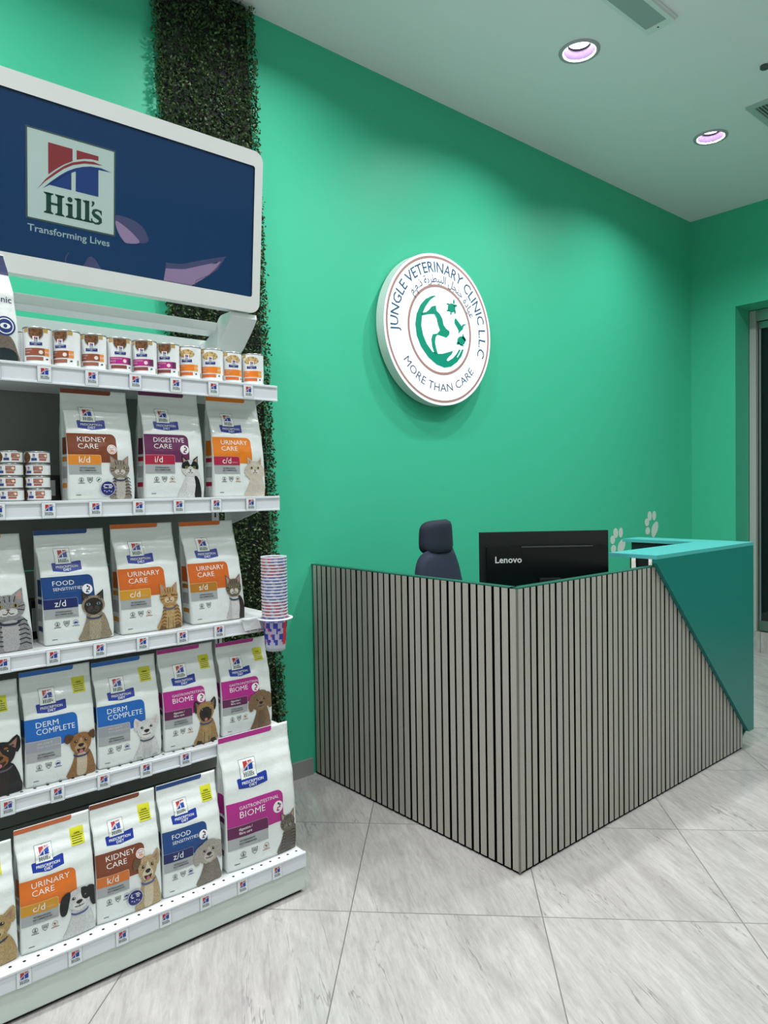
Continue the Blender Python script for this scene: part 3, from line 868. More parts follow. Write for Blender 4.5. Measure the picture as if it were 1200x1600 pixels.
KID = [('KIDNEY', .041, .435), ('CARE', .041, .497)]
URI = [('URINARY', .041, .435), ('CARE', .041, .497)]
FOO = [('FOOD', .037, .445), ('SENSITIVITIES', .024, .503)]
DER = [('DERM', .043, .44), ('COMPLETE', .043, .50)]
BIO = [('GASTROINTESTINAL', .022, .445), ('BIOME', .044, .483)]
DIG = [('DIGESTIVE', .040, .435), ('CARE', .040, .495)]

TABBY = dict(fur=(150, 140, 128), dark=(70, 64, 58), light=(206, 198, 188), chest=(190, 184, 176), collar=(60, 64, 84), eye=(170, 160, 110))
SILV = dict(fur=(150, 150, 152), dark=(56, 56, 60), light=(210, 208, 206), chest=(180, 178, 180), collar=(40, 44, 66), eye=(150, 130, 70))
BW = dict(fur=(214, 214, 212), dark=(26, 26, 30), light=(226, 224, 220), chest=(222, 222, 222), eye=(150, 160, 70), nose=(60, 40, 40))
CREAM = dict(fur=(206, 196, 180), dark=(168, 156, 140), light=(220, 212, 200), chest=(202, 192, 178), eye=(150, 140, 80), nose=(90, 60, 56))
SIAM = dict(fur=(150, 134, 112), dark=(44, 38, 36), light=(76, 66, 60), chest=(178, 166, 142), body=(156, 142, 118), ear=(60, 52, 50), collar=(52, 66, 92), eye=(112, 140, 150), nose=(24, 20, 20))
GING = dict(fur=(190, 150, 96), dark=(116, 82, 46), light=(218, 192, 150), chest=(196, 164, 112), collar=(96, 90, 120), eye=(120, 100, 50))
TABW = dict(fur=(120, 108, 92), dark=(54, 48, 42), light=(212, 206, 196), chest=(216, 216, 214), body=(196, 194, 190), collar=(60, 70, 90), eye=(140, 150, 80), nose=(150, 90, 80))
GTAB = dict(fur=(112, 106, 98), dark=(50, 46, 44), light=(140, 132, 122), chest=(96, 90, 84), eye=(120, 130, 80))
PINS = dict(fur=(34, 32, 34), dark=(24, 22, 24), light=(150, 96, 48), chest=(46, 38, 34), ears='erect', ear=(140, 104, 90), collar=(90, 80, 96))
BRWN = dict(fur=(156, 112, 68), dark=(96, 64, 38), light=(196, 160, 116), chest=(206, 190, 166), ears='fold', collar=(52, 56, 100))
WEST = dict(fur=(214, 216, 216), dark=(180, 182, 182), light=(226, 226, 224), chest=(200, 202, 202), ears='erect', ear=(200, 180, 174), collar=(70, 84, 92))
GSD = dict(fur=(172, 138, 88), dark=(46, 40, 36), light=(190, 160, 112), chest=(184, 152, 104), ears='erect', ear=(120, 92, 84), collar=(60, 70, 110))
POOD = dict(fur=(134, 108, 78), dark=(112, 88, 62), light=(150, 124, 94), chest=(120, 96, 70), ears='floppy')
TANS = dict(fur=(184, 156, 104), dark=(120, 96, 60), light=(206, 184, 136), chest=(190, 164, 116), ears='erect', collar=(50, 54, 80))
SPAN = dict(fur=(210, 212, 212), dark=(34, 34, 36), light=(224, 224, 222), chest=(206, 208, 208), ears='floppy', collar=(70, 84, 130))
TERR = dict(fur=(190, 166, 126), dark=(110, 86, 62), light=(220, 206, 180), chest=(210, 196, 168), ears='mixed', collar=(84, 92, 140))
BICH = dict(fur=(176, 170, 160), dark=(150, 142, 132), light=(196, 190, 182), chest=(132, 124, 114), body=(128, 120, 110), ears='floppy')

bid = [0]
def put(label, x, y, z, w, h, d, spec, group, rz=0.0, lean=0.0):
    bid[0] += 1
    return bag('food_bag', label, (x, y, z + .0022), w, h, d, spec, bid[0], group, rz, lean)

D_ = .088
G2, G3, G4, G5 = 'cat food bags on the second shelf', 'cat food bags on the third shelf', 'dog food bags on the fourth shelf', 'food bags on the bottom deck'
y2 = 2.125 + D_ / 2
put('white bag, brown and orange panel, tabby cat and round blue badge, second shelf', .737, y2, LV[2][0], .192, .322, D_, dict(panel=BROWN, code=(222, 136, 42), title=KID, text='k/d', dot=(.66, .545), dotkind='cap', third='leaf', animal=('cat', .56, 0, .42, .40, TABBY, 'tabby narrow'), badge=(.56, .90, .115)), G2, 0, -.02)
put('white food bag with dark purple and crimson panel and black and white cat, second shelf', .961, y2, LV[2][0], .197, .332, D_, dict(panel=PURP, code=CRIM, title=DIG, text='i/d', dot=(.66, .545), animal=('cat', .55, 0, .40, .40, BW, 'mask earsdark blackside')), G2)
put('white food bag with orange and crimson panel and cream long-haired cat, second shelf', 1.190, y2, LV[2][0], .192, .330, D_, dict(panel=ORG, code=CRIM, title=URI, text='c/d', small='Multicare', animal=('cat', .58, 0, .42, .40, CREAM, 'fluffy')), G2, 0, -.02)
y3 = 2.128 + D_ / 2
put('white bag with orange panel and silver tabby cat, at left photo edge, third shelf', .440, y3, LV[3][0], .195, .318, D_, dict(panel=ORG, code=AMB, title=URI, text='c/d', panel_w=.62, animal=('cat', .40, 0, .62, .54, SILV, 'tabby')), G3, 0, -.06)
put('white food bag with navy panel and dark-faced siamese cat, third shelf', .663, y3, LV[3][0], .195, .322, D_, dict(panel=NVY, code=NVY2, title=FOO, title_w=.44, text='z/d', dot=(.64, .535), third='fish', animal=('cat', .48, 0, .46, .45, SIAM, 'darkface earsdark')), G3, 0, -.04)
put('white food bag with orange panel, amber code and sitting ginger tabby cat, third shelf', .878, y3, LV[3][0], .196, .330, D_, dict(panel=ORG2, code=AMB, title=URI, text='c/d', small='Multicare', animal=('cat', .58, 0, .42, .44, GING, 'tabby legs closed')), G3, 0, -.04)
put('white bag, orange panel, white-chested tabby cat, right end of the third shelf', 1.103, y3, LV[3][0], .192, .328, D_, dict(panel=ORG2, code=(176, 118, 34), title=URI, text='s/d', iu=(.17, .30), animal=('cat', .60, 0, .42, .46, TABW, 'tabby narrow plainbody blackside')), G3, 0, -.065)
y4 = 2.115 + D_ / 2
STK = (.72, .115)
put('white bag with green panel and black and tan dog, left photo edge, fourth shelf', .402, y4, LV[4][0], .190, .300, D_, dict(panel=GRN, code=(60, 110, 50), title=DIG, text='w/d', panel_w=.58, sticker=(.66, .13), animal=('dog', .40, 0, .60, .52, PINS, 'brow tongue earsdark')), G4)
put('white food bag with bright blue panel and brown dog with folded ears, fourth shelf', .597, y4, LV[4][0], .192, .312, D_, dict(panel=DERM, code=GREYP, title=DER, title_w=.53, text=['skin care &', 'food sensitivities'], code_h=.095, third='fish', under=False, sticker=STK, animal=('dog', .59, 0, .41, .43, BRWN, 'tongue')), G4)
put('white food bag with bright blue panel and white terrier, fourth shelf', .793, y4, LV[4][0], .194, .306, D_, dict(panel=DERM, code=GREYP, title=DER, title_w=.53, text=['skin care &', 'food sensitivities'], code_h=.095, third='fish', under=False, sticker=STK, animal=('dog', .57, 0, .41, .42, WEST, 'legs')), G4)
put('white food bag with magenta panel and alsatian dog with pricked ears, fourth shelf', .994, y4, LV[4][0], .190, .312, D_, dict(panel=MAG, code=PLUM, title=BIO, title_w=.58, text=['digestive /', 'fibre care'], under=False, dot=(.66, .525), sticker=STK, animal=('dog', .54, 0, .42, .46, GSD, 'darkface earsdark tongue legs')), G4, 0, -.01)
put('white bag with magenta panel and curly brown poodle, right end of fourth shelf', 1.191, y4, LV[4][0], .190, .303, D_, dict(panel=MAG, code=PLUM, title=BIO, title_w=.58, text=['digestive /', 'fibre care'], under=False, dot=(.66, .525), sticker=STK, animal=('dog', .58, 0, .40, .44, POOD, 'topknot fluffy')), G4)
y5 = 2.016 + D_ / 2
put('white bag with tan shepherd dog, cut by the photo edge, on bottom deck', .350, y5, .137, .196, .300, D_, dict(panel=MAG, code=PLUM, title=BIO, text=['digestive /', 'fibre care'], panel_w=.55, sticker=(.67, .12), animal=('dog', .42, 0, .60, .48, TANS, 'tongue')), G5)
put('white food bag with orange panel and black-eared white dog, on the bottom deck', .550, y5, .137, .195, .318, D_, dict(panel=(216, 112, 34), strip=(196, 104, 62), code=AMB, title=URI, text='c/d', small='Multicare', sticker=STK, animal=('dog', .58, 0, .42, .44, SPAN, 'earsdark halfblack')), G5)
put('white bag with brown panel, tan terrier and round blue badge, on bottom deck', .742, y5, .137, .190, .326, D_, dict(panel=BROWN, code=KORANGE, title=KID, text='k/d', dot=(.68, .50), dotkind='cap', third='fish', sticker=STK, animal=('dog', .60, 0, .40, .50, TERR, 'tongue'), badge=(.56, .865, .12)), G5)
put('white food bag with navy panel and fluffy grey dog, on the bottom deck', .938, y5, .137, .194, .326, D_, dict(panel=NVY, code=NVY2, title=FOO, title_w=.44, text='z/d', dot=(.67, .525), third='fish', sticker=STK, animal=('dog', .57, 0, .42, .42, BICH, 'fluffy topknot')), G5)
put('largest white bag, magenta panel, dark tabby cat, right end of bottom deck', 1.180, 2.018 + .047, .137, .262, .418, .10, dict(panel=MAG, code=PLUM, title=[('GASTROINTESTINAL', .0235, .520), ('BIOME', .044, .560)], title_w=.55, title_u=.17, text=['digestive /', 'fibre care'], under=False, panel_t=.485, panel_b=.735, panel_w=.80, code_t=.665, code_h=.085, code_w=.56, logo_t=.195, logo_u=.235, logo_w=.215, iu=(.20, .36, .53), dot=(.72, .615), animal=('cat', .72, 0, .30, .33, GTAB, 'tabby side')), G5)

# tall clear-backed bag at the left end of the top shelf (only its right part is in the picture)
def tall_bag():
    w, h, d = .20, .300, .10
    root = thing('food_bag', 'pale silver bag with navy top and furry animal, left end of top shelf', 'pet food bag', (.417, 2.125 + d / 2, LV[1][0] + .0022), 0)
    S = BagShape(w, h, d, 31); S.DT = [(0, .96), (.3, 1.1), (.6, .95), (.8, .6), (.92, .2), (1, .05)]; S.WT = [(0, 1.06), (.3, 1.04), (.6, .98), (.85, .9), (1, .84)]
    S.build(root, (NAVY, NAVY))
    mp = lambda u, z, o: S.front(u, z, o)
    def full(z0, z1, m, layer, dc, slope=0.0):
        n = 8
        for k in range(n):
            a, c = z0 + (z1 - z0) * k / n, z0 + (z1 - z0) * (k + 1) / n
            W0, W1 = S.W(a / h) * .995, S.W(c / h) * .995
            for i in range(12):
                p, q = i / 6 - 1, (i + 1) / 6 - 1
                dc.face([dc.P3(t, layer) for t in ((p * W0, a), (q * W0, a), (q * W1, c), (p * W1, c))], m, True)
    dc = Decal(mp); full(h * .80, h * .995, print_mat((24, 32, 76)), 0, dc); dc.build('navy_top', root)
    dc = Decal(mp); dc.text('Hypoallergenic', w * .455, h * .54, h * .055, print_mat((30, 40, 90)), 1, 'r', .006, maxw=w * .80); dc.build('product_lettering', root)
    dc = Decal(mp)
    dc.poly(smooth_closed([(-.095, 0), (-.095, .135), (-.05, .15), (-.01, .12), (.01, .05), (.03, 0)], 4), fur((92, 86, 80)), 1)
    dc.poly(smooth_closed([(.03, 0), (.02, .03), (.05, .075), (.085, .07), (.103, .03), (.103, 0)], 4), fur((120, 108, 98)), 1)
    dc.poly(smooth_closed([(.04, 0), (.045, .03), (.07, .04), (.098, .03), (.10, 0)], 3), fur((30, 44, 48)), 2)
    dc.build('animal_picture', root)
    dc = Decal(mp); x, y, r = .072, .098, .026
    dc.poly(ell(x, y, r, r, 26), print_mat((40, 56, 118)), 2); dc.polys(ring(x, y, r * .72, r * .82, 26), WHT, 3)
    dc.poly(ell(x, y, r * .5, r * .3, 16), WHT, 3); dc.poly(ell(x, y, r * .2, r * .2, 10), print_mat((40, 56, 118)), 4); dc.build('round_badge', root)
tall_bag()

# ------------------------------------------------------------------ cans
can_white = mat('can_label_paper', (226, 230, 230), 0.35)
can_steel = mat('can_steel', (150, 152, 150), 0.3, metal=0.85)
kib = mottled('printed_stew', (58, 34, 22), (128, 84, 50), 260, 0.4)
kib2 = mottled('printed_chunks', (140, 104, 50), (214, 186, 130), 200, 0.4)
gold = print_mat((186, 150, 84))

def can(label, x, y, z, r, h, style, rz, group, cols, small=False):
    root = thing('food_can', label, 'food can', (x, y, z + .0015), rz, group)
    b = MB()
    b.lathe([(r * .0, .0), (r * .93, .0), (r * .97, .002), (r, .004)], can_steel, 36)
    b.lathe([(r, .004), (r, h - .004)], can_white, 36)
    b.build('can_body', root)
    b = MB(); b.lathe([(r, h - .004), (r * 1.015, h - .003), (r * 1.015, h), (r * .95, h), (r * .93, h - .003), (0, h - .003)], can_steel, 36)
    b.build('rim', root)
    mp = lambda u, v, o: ((r + o) * math.sin(u / r), -(r + o) * math.cos(u / r), v)
    dc = Decal(mp, cell=.005, base=.0004, step=.00018)
    if not small:
        c1, c2, c3 = (print_mat(c) for c in cols[:3])
        dc.poly([(-.034, h * .86), (-.020, h * .86), (-.020, h * .965), (-.034, h * .965)], gold, 0)
        if style == 'bowl':
            dc.poly(ell(0, h * .87, .021, h * .225, 22, 0, PI, 2 * PI) + [(.021, h * .965), (-.021, h * .965)], print_mat((150, 160, 158)), 1)
            dc.poly(ell(0, h * .87, .0185, h * .20, 22, 0, PI, 2 * PI) + [(.0185, h * .955), (-.0185, h * .955)], kib, 2)
            dc.poly([(.020, h * .86), (.034, h * .86), (.034, h * .965), (.020, h * .965)], gold, 0)
        else:
            dc.poly(smooth_closed([(-.026, h * .74), (-.018, h * .85), (0, h * .90), (.018, h * .85), (.024, h * .74), (.008, h * .66), (-.012, h * .66)], 3), kib2, 2)
        logo(dc, -.0075, h * .60, .015, 3, h * .15, border=False)
        dc.poly([(-.016, h * .52), (.016, h * .52), (.016, h * .60), (-.016, h * .60)], print_mat((26, 46, 120)), 3)
        dc.text('PRESCRIPTION', 0, h * .565, h * .022, WHT, 5, 'c', maxw=.028); dc.text('DIET', 0, h * .532, h * .022, WHT, 5, 'c')
        dc.polys(stroke([(-.032, h * .49), (.034, h * .49)], h * .012), print_mat((120, 110, 104)), 1)
        dc.poly([(-.032, h * .26), (.022, h * .26), (.022, h * .45), (-.032, h * .45)], c1, 1)
        dc.poly([(.022, h * .26), (.036, h * .26), (.036, h * .45), (.022, h * .45)], c2, 1)
        ln = cols[3]
        dc.text(ln[0], -.029, h * .385, h * .036, OFFW, 3, maxw=.034); dc.text(ln[1], -.029, h * .315, h * .036, OFFW, 3, maxw=.024)
        if ln[2]: dc.text(ln[2], .0285, h * .33, h * .06, WHT, 3, 'c')
        if style == 'bowl': dc.poly(ell(.012, h * .345, .0055, .0055, 14), print_mat((228, 214, 206)), 3)
        dc.poly([(-.028, h * .13), (.018, h * .13), (.018, h * .225), (-.028, h * .225)], c3, 1)
        dc.poly([(.024, h * .16), (.032, h * .16), (.032, h * .19), (.029, h * .20), (.026, h * .185)], print_mat((40, 40, 44)), 1)
        for k in range(12):
            yy = h * (.90 - .055 * k)
            dc.polys(stroke([(-.066, yy), (-.044, yy)], h * .018), print_mat((160, 164, 166)), 1)
        for k in (-.052, .046): dc.poly([(k, h * .08), (k + .007, h * .08), (k + .007, h * .22), (k, h * .22)], print_mat((150, 150, 120)), 1)
    else:
        dc.poly(ell(-.026, h * .5, .011, h * .42, 18), kib, 1)
        logo(dc, -.0115, h * .48, .010, 1, h * .34, border=False)
        dc.poly([(-.013, h * .24), (.001, h * .24), (.001, h * .44), (-.013, h * .44)], print_mat((40, 56, 128)), 1)
        dc.poly([(.006, h * .44), (.030, h * .44), (.030, h * .80), (.006, h * .80)], print_mat((150, 66, 40)), 1)
        dc.text('KIDNEY', .008, h * .64, h * .10, OFFW, 2); dc.text('CARE', .008, h * .49, h * .10, OFFW, 2)
        dc.poly(ell(.0245, h * .62, .004, .004, 12), print_mat((236, 206, 180)), 2)
        dc.poly([(.007, h * .24), (.027, h * .24), (.027, h * .38), (.007, h * .38)], print_mat((166, 82, 60)), 1)
    dc.build('label_print', root)
    return root

kc = ((142, 76, 50), (222, 140, 66), (150, 92, 76), ('KIDNEY', 'CARE', 'k/d'))
bc = ((176, 34, 128), (96, 46, 82), (128, 66, 62), ('GASTROINTESTINAL', 'BIOME', ''))
uc = ((226, 122, 34), (228, 156, 66), (206, 104, 50), ('URINARY', 'CARE', 'c/d'))
xs = [.576, .652, .728, .803, .8785, .9535, 1.0295, 1.1045, 1.180, 1.2545]
ys = [2.150, 2.143, 2.148, 2.152, 2.142, 2.146, 2.150, 2.146, 2.158, 2.142]
rz = [12, -14, 6, 22, -4, -6, -8, -2, 22, -4]
pos = ['first', 'second', 'third']
for k in range(10):
    f, g = ((kc, 'bowl'), (bc, 'bowl'), (uc, 'chunk'))[min(k // 3, 2)]
    nm = ('brown', 'magenta', 'orange')[min(k // 3, 2)]; j = k - 3 * min(k // 3, 2)
    pl = ['first', 'second', 'third', 'last'][j]
    can('tall white can with %s band on top shelf, %s %s one from the left' % (nm, pl, nm), xs[k], ys[k] + .003, LV[1][0], .0365, .106, g, math.radians(-32 + rz[k] * .9), 'tall food cans on the top shelf', f)
can('tall can half hidden between the silver bag and the first brown-banded can', .565, 2.232, LV[1][0], .0365, .106, 'bowl', 1.2, 'tall food cans on the top shelf', kc)
for ci, (x, y, where) in enumerate(((.4985, 2.172, 'left stack'), (.5695, 2.172, 'right stack'))):
    for k in range(4):
        lv = ('bottom', 'second from bottom', 'third from bottom', 'topmost')[k]
        can('small flat brown-labelled can in the %s on second shelf, %s' % (where, lv), x + (.001, -.001, .0005, .0)[k], y, LV[2][0] + k * .0348, .0340, .0345, 's',
            math.radians((-34, -38, -40, -14)[k] + ci * (-2)), 'small flat cans on the second shelf', kc, small=True)
# dark cartons standing deeper on the shelves
blk = mat('black_carton', (24, 24, 26), 0.45)
grc = mat('grey_clear_plastic', (170, 172, 174), 0.2)
for (x, y, z, hh, lab) in ((.634, 2.26, LV[2][0], .075, 'small black carton between small cans and tabby cat bag, second shelf'), (.585, 2.30, LV[3][0], .115, 'black carton between the two leftmost bags on the third shelf')):
    root = thing('carton', lab, 'carton', (x, y, z + .001), .1)
    b = MB(); b.box((-.022, -.03, 0), (.022, .03, hh), blk, .002); b.build('carton_body', root)
    b = MB(); b.box((-.020, -.0308, hh * .2), (-.004, -.0302, hh * .8), grc); b.build('pale_label', root)

# ------------------------------------------------------------------ cup holder and nested cups
holder = thing('cup_holder', 'white plastic ring holder clipped to the right end of the third shelf', 'cup holder', (0, 0, 0))
hp = mat('white_plastic', (232, 234, 238), 0.3)
HX, HY, HZ = 1.247, 2.025, .925
b = MB()
b.lathe([(.0465, -.002), (.058, -.002), (.0595, 0), (.058, .002), (.0465, .002), (.0465, -.002)], hp, 40, (HX, HY, HZ)); b.build('ring', holder)
b = MB()
b.prism([(1.150, 2.0838), (1.300, 2.0838), (1.285, HY + .046), (HX + .035, HY + .047), (HX, HY + .0475), (HX - .035, HY + .047), (1.20, HY + .030), (1.165, 2.06)], HZ - .002, HZ + .001, hp)
for x0, x1 in ((1.155, 1.203), (1.297, 1.291)):
    q = [(x0, 2.0835, HZ - .002), (x1, HY + .03, HZ - .002), (x1 + .012, HY + .036, HZ - .035), (x0 + .012, 2.0835, HZ - .042)]
    b.face(q, hp); b.face([(a + .002, c, d) for a, c, d in q][::-1], hp)
    b.mesh(q + [(a + .002, c, d) for a, c, d in q], [(0, 1, 5, 4), (1, 2, 6, 5), (2, 3, 7, 6), (3, 0, 4, 7)], hp)
b.build('clip_arm', holder)
cupm = mat('translucent_cup_plastic', (214, 220, 232), 0.25, alpha=0.45)
rimm = mat('cup_rim_plastic', (220, 226, 234), 0.25, alpha=0.75)
cb, cr_, cwht = mat('cup_print_blue', (34, 48, 150), 0.35), mat('cup_print_red', (190, 44, 56), 0.35), mat('cup_print_pale', (196, 186, 214), 0.35, alpha=0.7)
c_r2, c_b2 = mat('cup_print_pale_red', (204, 112, 126), 0.35, alpha=0.7), mat('cup_print_pale_blue', (118, 130, 188), 0.35, alpha=0.8)
cup0 = None
def cup_body():
    b = MB(); H, r0, r1 = .118, .0325, .0415; n = 48
    prof = [(0, .0), (r0 * .92, 0), (r0, .003)]
    steps = 12
    for k in range(1, steps + 1):
        t = k / steps; prof.append((r0 + (r1 - r0) * t, .003 + (H - .0078) * t))
    def mf(j, k):
        if j < 2: return cupm
        a = (k + .5) / n; row = j - 2; s = a * 12 % 12
        if row < 2: return cupm
        if row >= 10: return (c_r2 if s < 5.5 or s > 11 else c_b2) if (k // 2) % 3 else cwht
        if 5 <= s < 6.3 or 10.6 <= s < 11.6: return cr_
        if 6.3 <= s < 6.9 or 4.4 <= s < 5: return cb
        if row in (2, 6, 10) and int(s * 2) % 3: return cwht
        if int(s * 1.5 + (row // 2) * .7) % 2 == 0: return cb
        return cr_ if (int(s * 3) + row) % 5 == 0 else cwht
    b.lathe(prof, cupm, n, smooth=True, mfun=mf)
    return b
def cup_rim():
    b = MB(); H = .118
    b.lathe([(.0413, H - .0045), (.0428, H - .004), (.0432, H - .002), (.0428, H), (.0416, H), (.0411, H - .003)], rimm, 48); return b
PITCH = .0101; NC = 20; Z0 = HZ + .0045 - .109 - .002
def ordinal(k): return ['lowest', 'second', 'third', 'fourth', 'fifth', 'sixth', 'seventh', 'eighth', 'ninth', 'tenth', 'eleventh', 'twelfth', 'thirteenth', 'fourteenth', 'fifteenth', 'sixteenth', 'seventeenth', 'eighteenth', 'nineteenth', 'topmost'][k]
for k in range(NC):
    lab = ('lowest printed plastic cup, its blue and red body showing below the ring holder' if k == 0 else
           'topmost clear cup of the tall nested stack in the ring holder' if k == NC - 1 else
           'translucent printed cup, %s from bottom of the nested stack in the ring holder' % ordinal(k))
    r = thing('plastic_cup', lab, 'plastic cup', (HX, HY, Z0 + k * PITCH), math.radians([-34, 178, 170, 182, 130, 120, 20, 5, -6, -2, 8, 2, -8, 20, 100, 112, 120, 110, 60, 60][k]), 'nested cups in the ring holder')
    if k == 0:
        cup0 = (cup_body().build('cup_body', r), cup_rim().build('rim', r))
    else:
        for o in cup0:
            c = o.copy(); COL.objects.link(c); c.parent = r

# ------------------------------------------------------------------ reception desk
AX, AY, DX1 = 1.920, 1.559, 3.690
TOPZ = .993
desk = thing('reception_desk', 'L-shaped reception desk clad in grey vertical slats with raised teal corner counter', 'reception desk', (AX, AY, 0))
def slat_mat():
    m = mat('grey_woven_slat', (172, 168, 160), 0.55, spec=0.3)
    tc = N(m, 'ShaderNodeTexCoord'); sp = N(m, 'ShaderNodeMapping'); sp.inputs['Scale'].default_value = (60, 60, 260)
    nz = N(m, 'ShaderNodeTexNoise', i_Scale=4.0, i_Detail=2)
    cr = N(m, 'ShaderNodeValToRGB'); cr.color_ramp.elements[0].position = .3; cr.color_ramp.elements[0].color = rgb(150, 146, 138)
    cr.color_ramp.elements[1].position = .7; cr.color_ramp.elements[1].color = rgb(190, 186, 178)
    L(m, tc.outputs['Object'], sp.inputs[0]); L(m, sp.outputs[0], nz.inputs['Vector']); L(m, nz.outputs[0], cr.inputs[0]); L(m, cr.outputs[0], P(m).inputs['Base Color'])
    return m
slat = slat_mat(); felt = mat('black_felt_backing', (8, 9, 9), 0.9, spec=0.05)
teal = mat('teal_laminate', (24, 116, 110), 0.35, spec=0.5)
teal_top = mat('teal_laminate_lit_top', (84, 178, 178), 0.3, spec=0.5)  # same laminate as the front, overhead light put into its colour
def shift(b): b.v = [(x - AX, y - AY, z) for x, y, z in b.v]; return b
PIT = .0370; GAP = .0098; TH = .011
# left (wall side) panel, facing the shelves: plane x = AX; each slat is a grey face strip on a black core
b = MB(); b.box((AX + TH, AY + .012, .006), (AX + TH + .010, WY - .002, TOPZ), felt)
y = AY + .004; k = 0
while y < WY - .012:
    e = min(y + PIT - GAP - (.003 if k % 3 == 2 else 0), WY - .004)
    b.box((AX + .0012, y + .0006, .010), (AX + TH, e - .0006, TOPZ), felt); b.box((AX, y, .010), (AX + .0012, e, TOPZ), slat); y += PIT; k += 1
shift(b).build('slatted_panel', desk)
b = MB(); b.box((AX + .012, AY + TH, .006), (DX1, AY + TH + .010, TOPZ), felt)
x = AX + .004; k = 0
while x < DX1 - .012:
    e = min(x + PIT - GAP - (.003 if k % 3 == 2 else 0), DX1)
    b.box((x + .0006, AY + .0012, .010), (e - .0006, AY + TH, TOPZ), felt); b.box((x, AY, .010), (e, AY + .0012, TOPZ), slat); x += PIT; k += 1
shift(b).build('slatted_panel', desk)
b = MB(); b.box((AX - .002, AY - .002, .008), (AX + .004, AY + .004, TOPZ), mat('grey_corner_trim', (110, 106, 100), 0.4)); shift(b).build('corner_trim', desk)
green_edge = mat('dark_green_edge', (22, 88, 72), 0.4)
b = MB()
b.box((AX + .001, AY + .02, TOPZ + .0005), (AX + .034, WY - .002, TOPZ + .004), green_edge); b.box((AX + .001, AY + .001, TOPZ + .0005), (2.86, AY + .034, TOPZ + .004), green_edge)
b.box((AX + TH + .011, AY + TH + .011, .0), (AX + .034, WY - .002, TOPZ), teal); b.box((AX + .034, AY + TH + .011, 0), (DX1, AY + .034, TOPZ), teal)
shift(b).build('inner_board', desk)
b = MB(); b.box((AX + .006, AY + .006, 0), (AX + .02, WY - .002, .009), felt); b.box((AX + .02, AY + .006, 0), (DX1, AY + .02, .009), felt); shift(b).build('plinth', desk)
b = MB(); b.box((AX + .046, AY + .046, .715), (3.60, AY + .62, .740), mat('pale_desk_laminate', (196, 200, 196), 0.4), .002)
shift(b).build('worktop', desk)
# raised teal part: pointed front sheet, right side, L-shaped top
TY = 1.538; CTZ = 1.045
b = MB()
b.prism([(2.812, CTZ - .017), (3.768, CTZ - .017), (3.768, .088), (3.712, .088), (2.812, 1.012)], TY, AY - .0006, teal, lambda a, c, e: (a, e, c)); 
b.prism([(AY - .0004, .10), (AY - .0004, CTZ - .017), (2.17, CTZ - .017), (2.17, .0), (AY + .05, .0)], 3.748, 3.768, teal, lambda a, c, e: (e, a, c))
shift(b).build('front_sheet', desk)
b = MB(); b.prism([(2.812, TY), (3.770, TY), (3.770, 2.172), (3.600, 2.172), (3.600, 1.765), (2.812, 1.765)], CTZ - .0165, CTZ, teal_top, cap_m=teal_top); shift(b).build('counter_top', desk, label='teal L-shaped counter top')
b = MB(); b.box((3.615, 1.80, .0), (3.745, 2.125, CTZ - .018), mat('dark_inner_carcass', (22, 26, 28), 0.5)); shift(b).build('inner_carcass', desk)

# ------------------------------------------------------------------ all-in-one computer on the desk
mon = thing('computer_monitor', 'black computer monitor seen from the back standing on the reception desk', 'monitor', (2.475, 1.862, .741), math.radians(-39.0))
bk_m = mat('black_gloss_plastic', (10, 11, 13), 0.25, spec=0.35); bk_s = mat('black_satin_plastic', (15, 16, 18), 0.4); lt = mat('pale_silver_print', (206, 208, 208), 0.4)
# local frame: +X to the photo's right, -Y towards the photo; back of the screen faces -Y
b = MB(); b.box((-.274, 0, .075), (.276, .014, .413), bk_s, .003); b.build('screen_panel', mon)
b = MB()
b.prism([(-.247, .085), (.262, .085), (.262, .350), (-.247, .350)], -.030, -.0005, bk_m, lambda a, c, e: (a, e, c))
b.box((-.10, -.033, .348), (.20, -.028, .352), mat('vent_grey', (70, 72, 74), 0.5))
for x in (.0, .075): b.box((x - .028, -.0315, .118), (x + .028, -.0302, .124), mat('vent_grey', (70, 72, 74), 0.5))
b.build('back_housing', mon)
dc = Decal(lambda u, v, o: (u, -.0302 - o, v), cell=9); dc.text('Lenovo', -.213, .285, .026, lt, 1, off=.018); dc.build('maker_lettering', mon)
b = MB(); b.box((-.03, -.05, .01), (.06, -.031, .22), bk_s, .006); b.box((-.12, -.12, 0), (.15, .08, .010), bk_s, .004); b.build('stand', mon)
b = MB(); b.box((-.265, .0145, .085), (.265, .0152, .405), mat('screen_black', (6, 7, 9), 0.1)); b.build('display', mon)

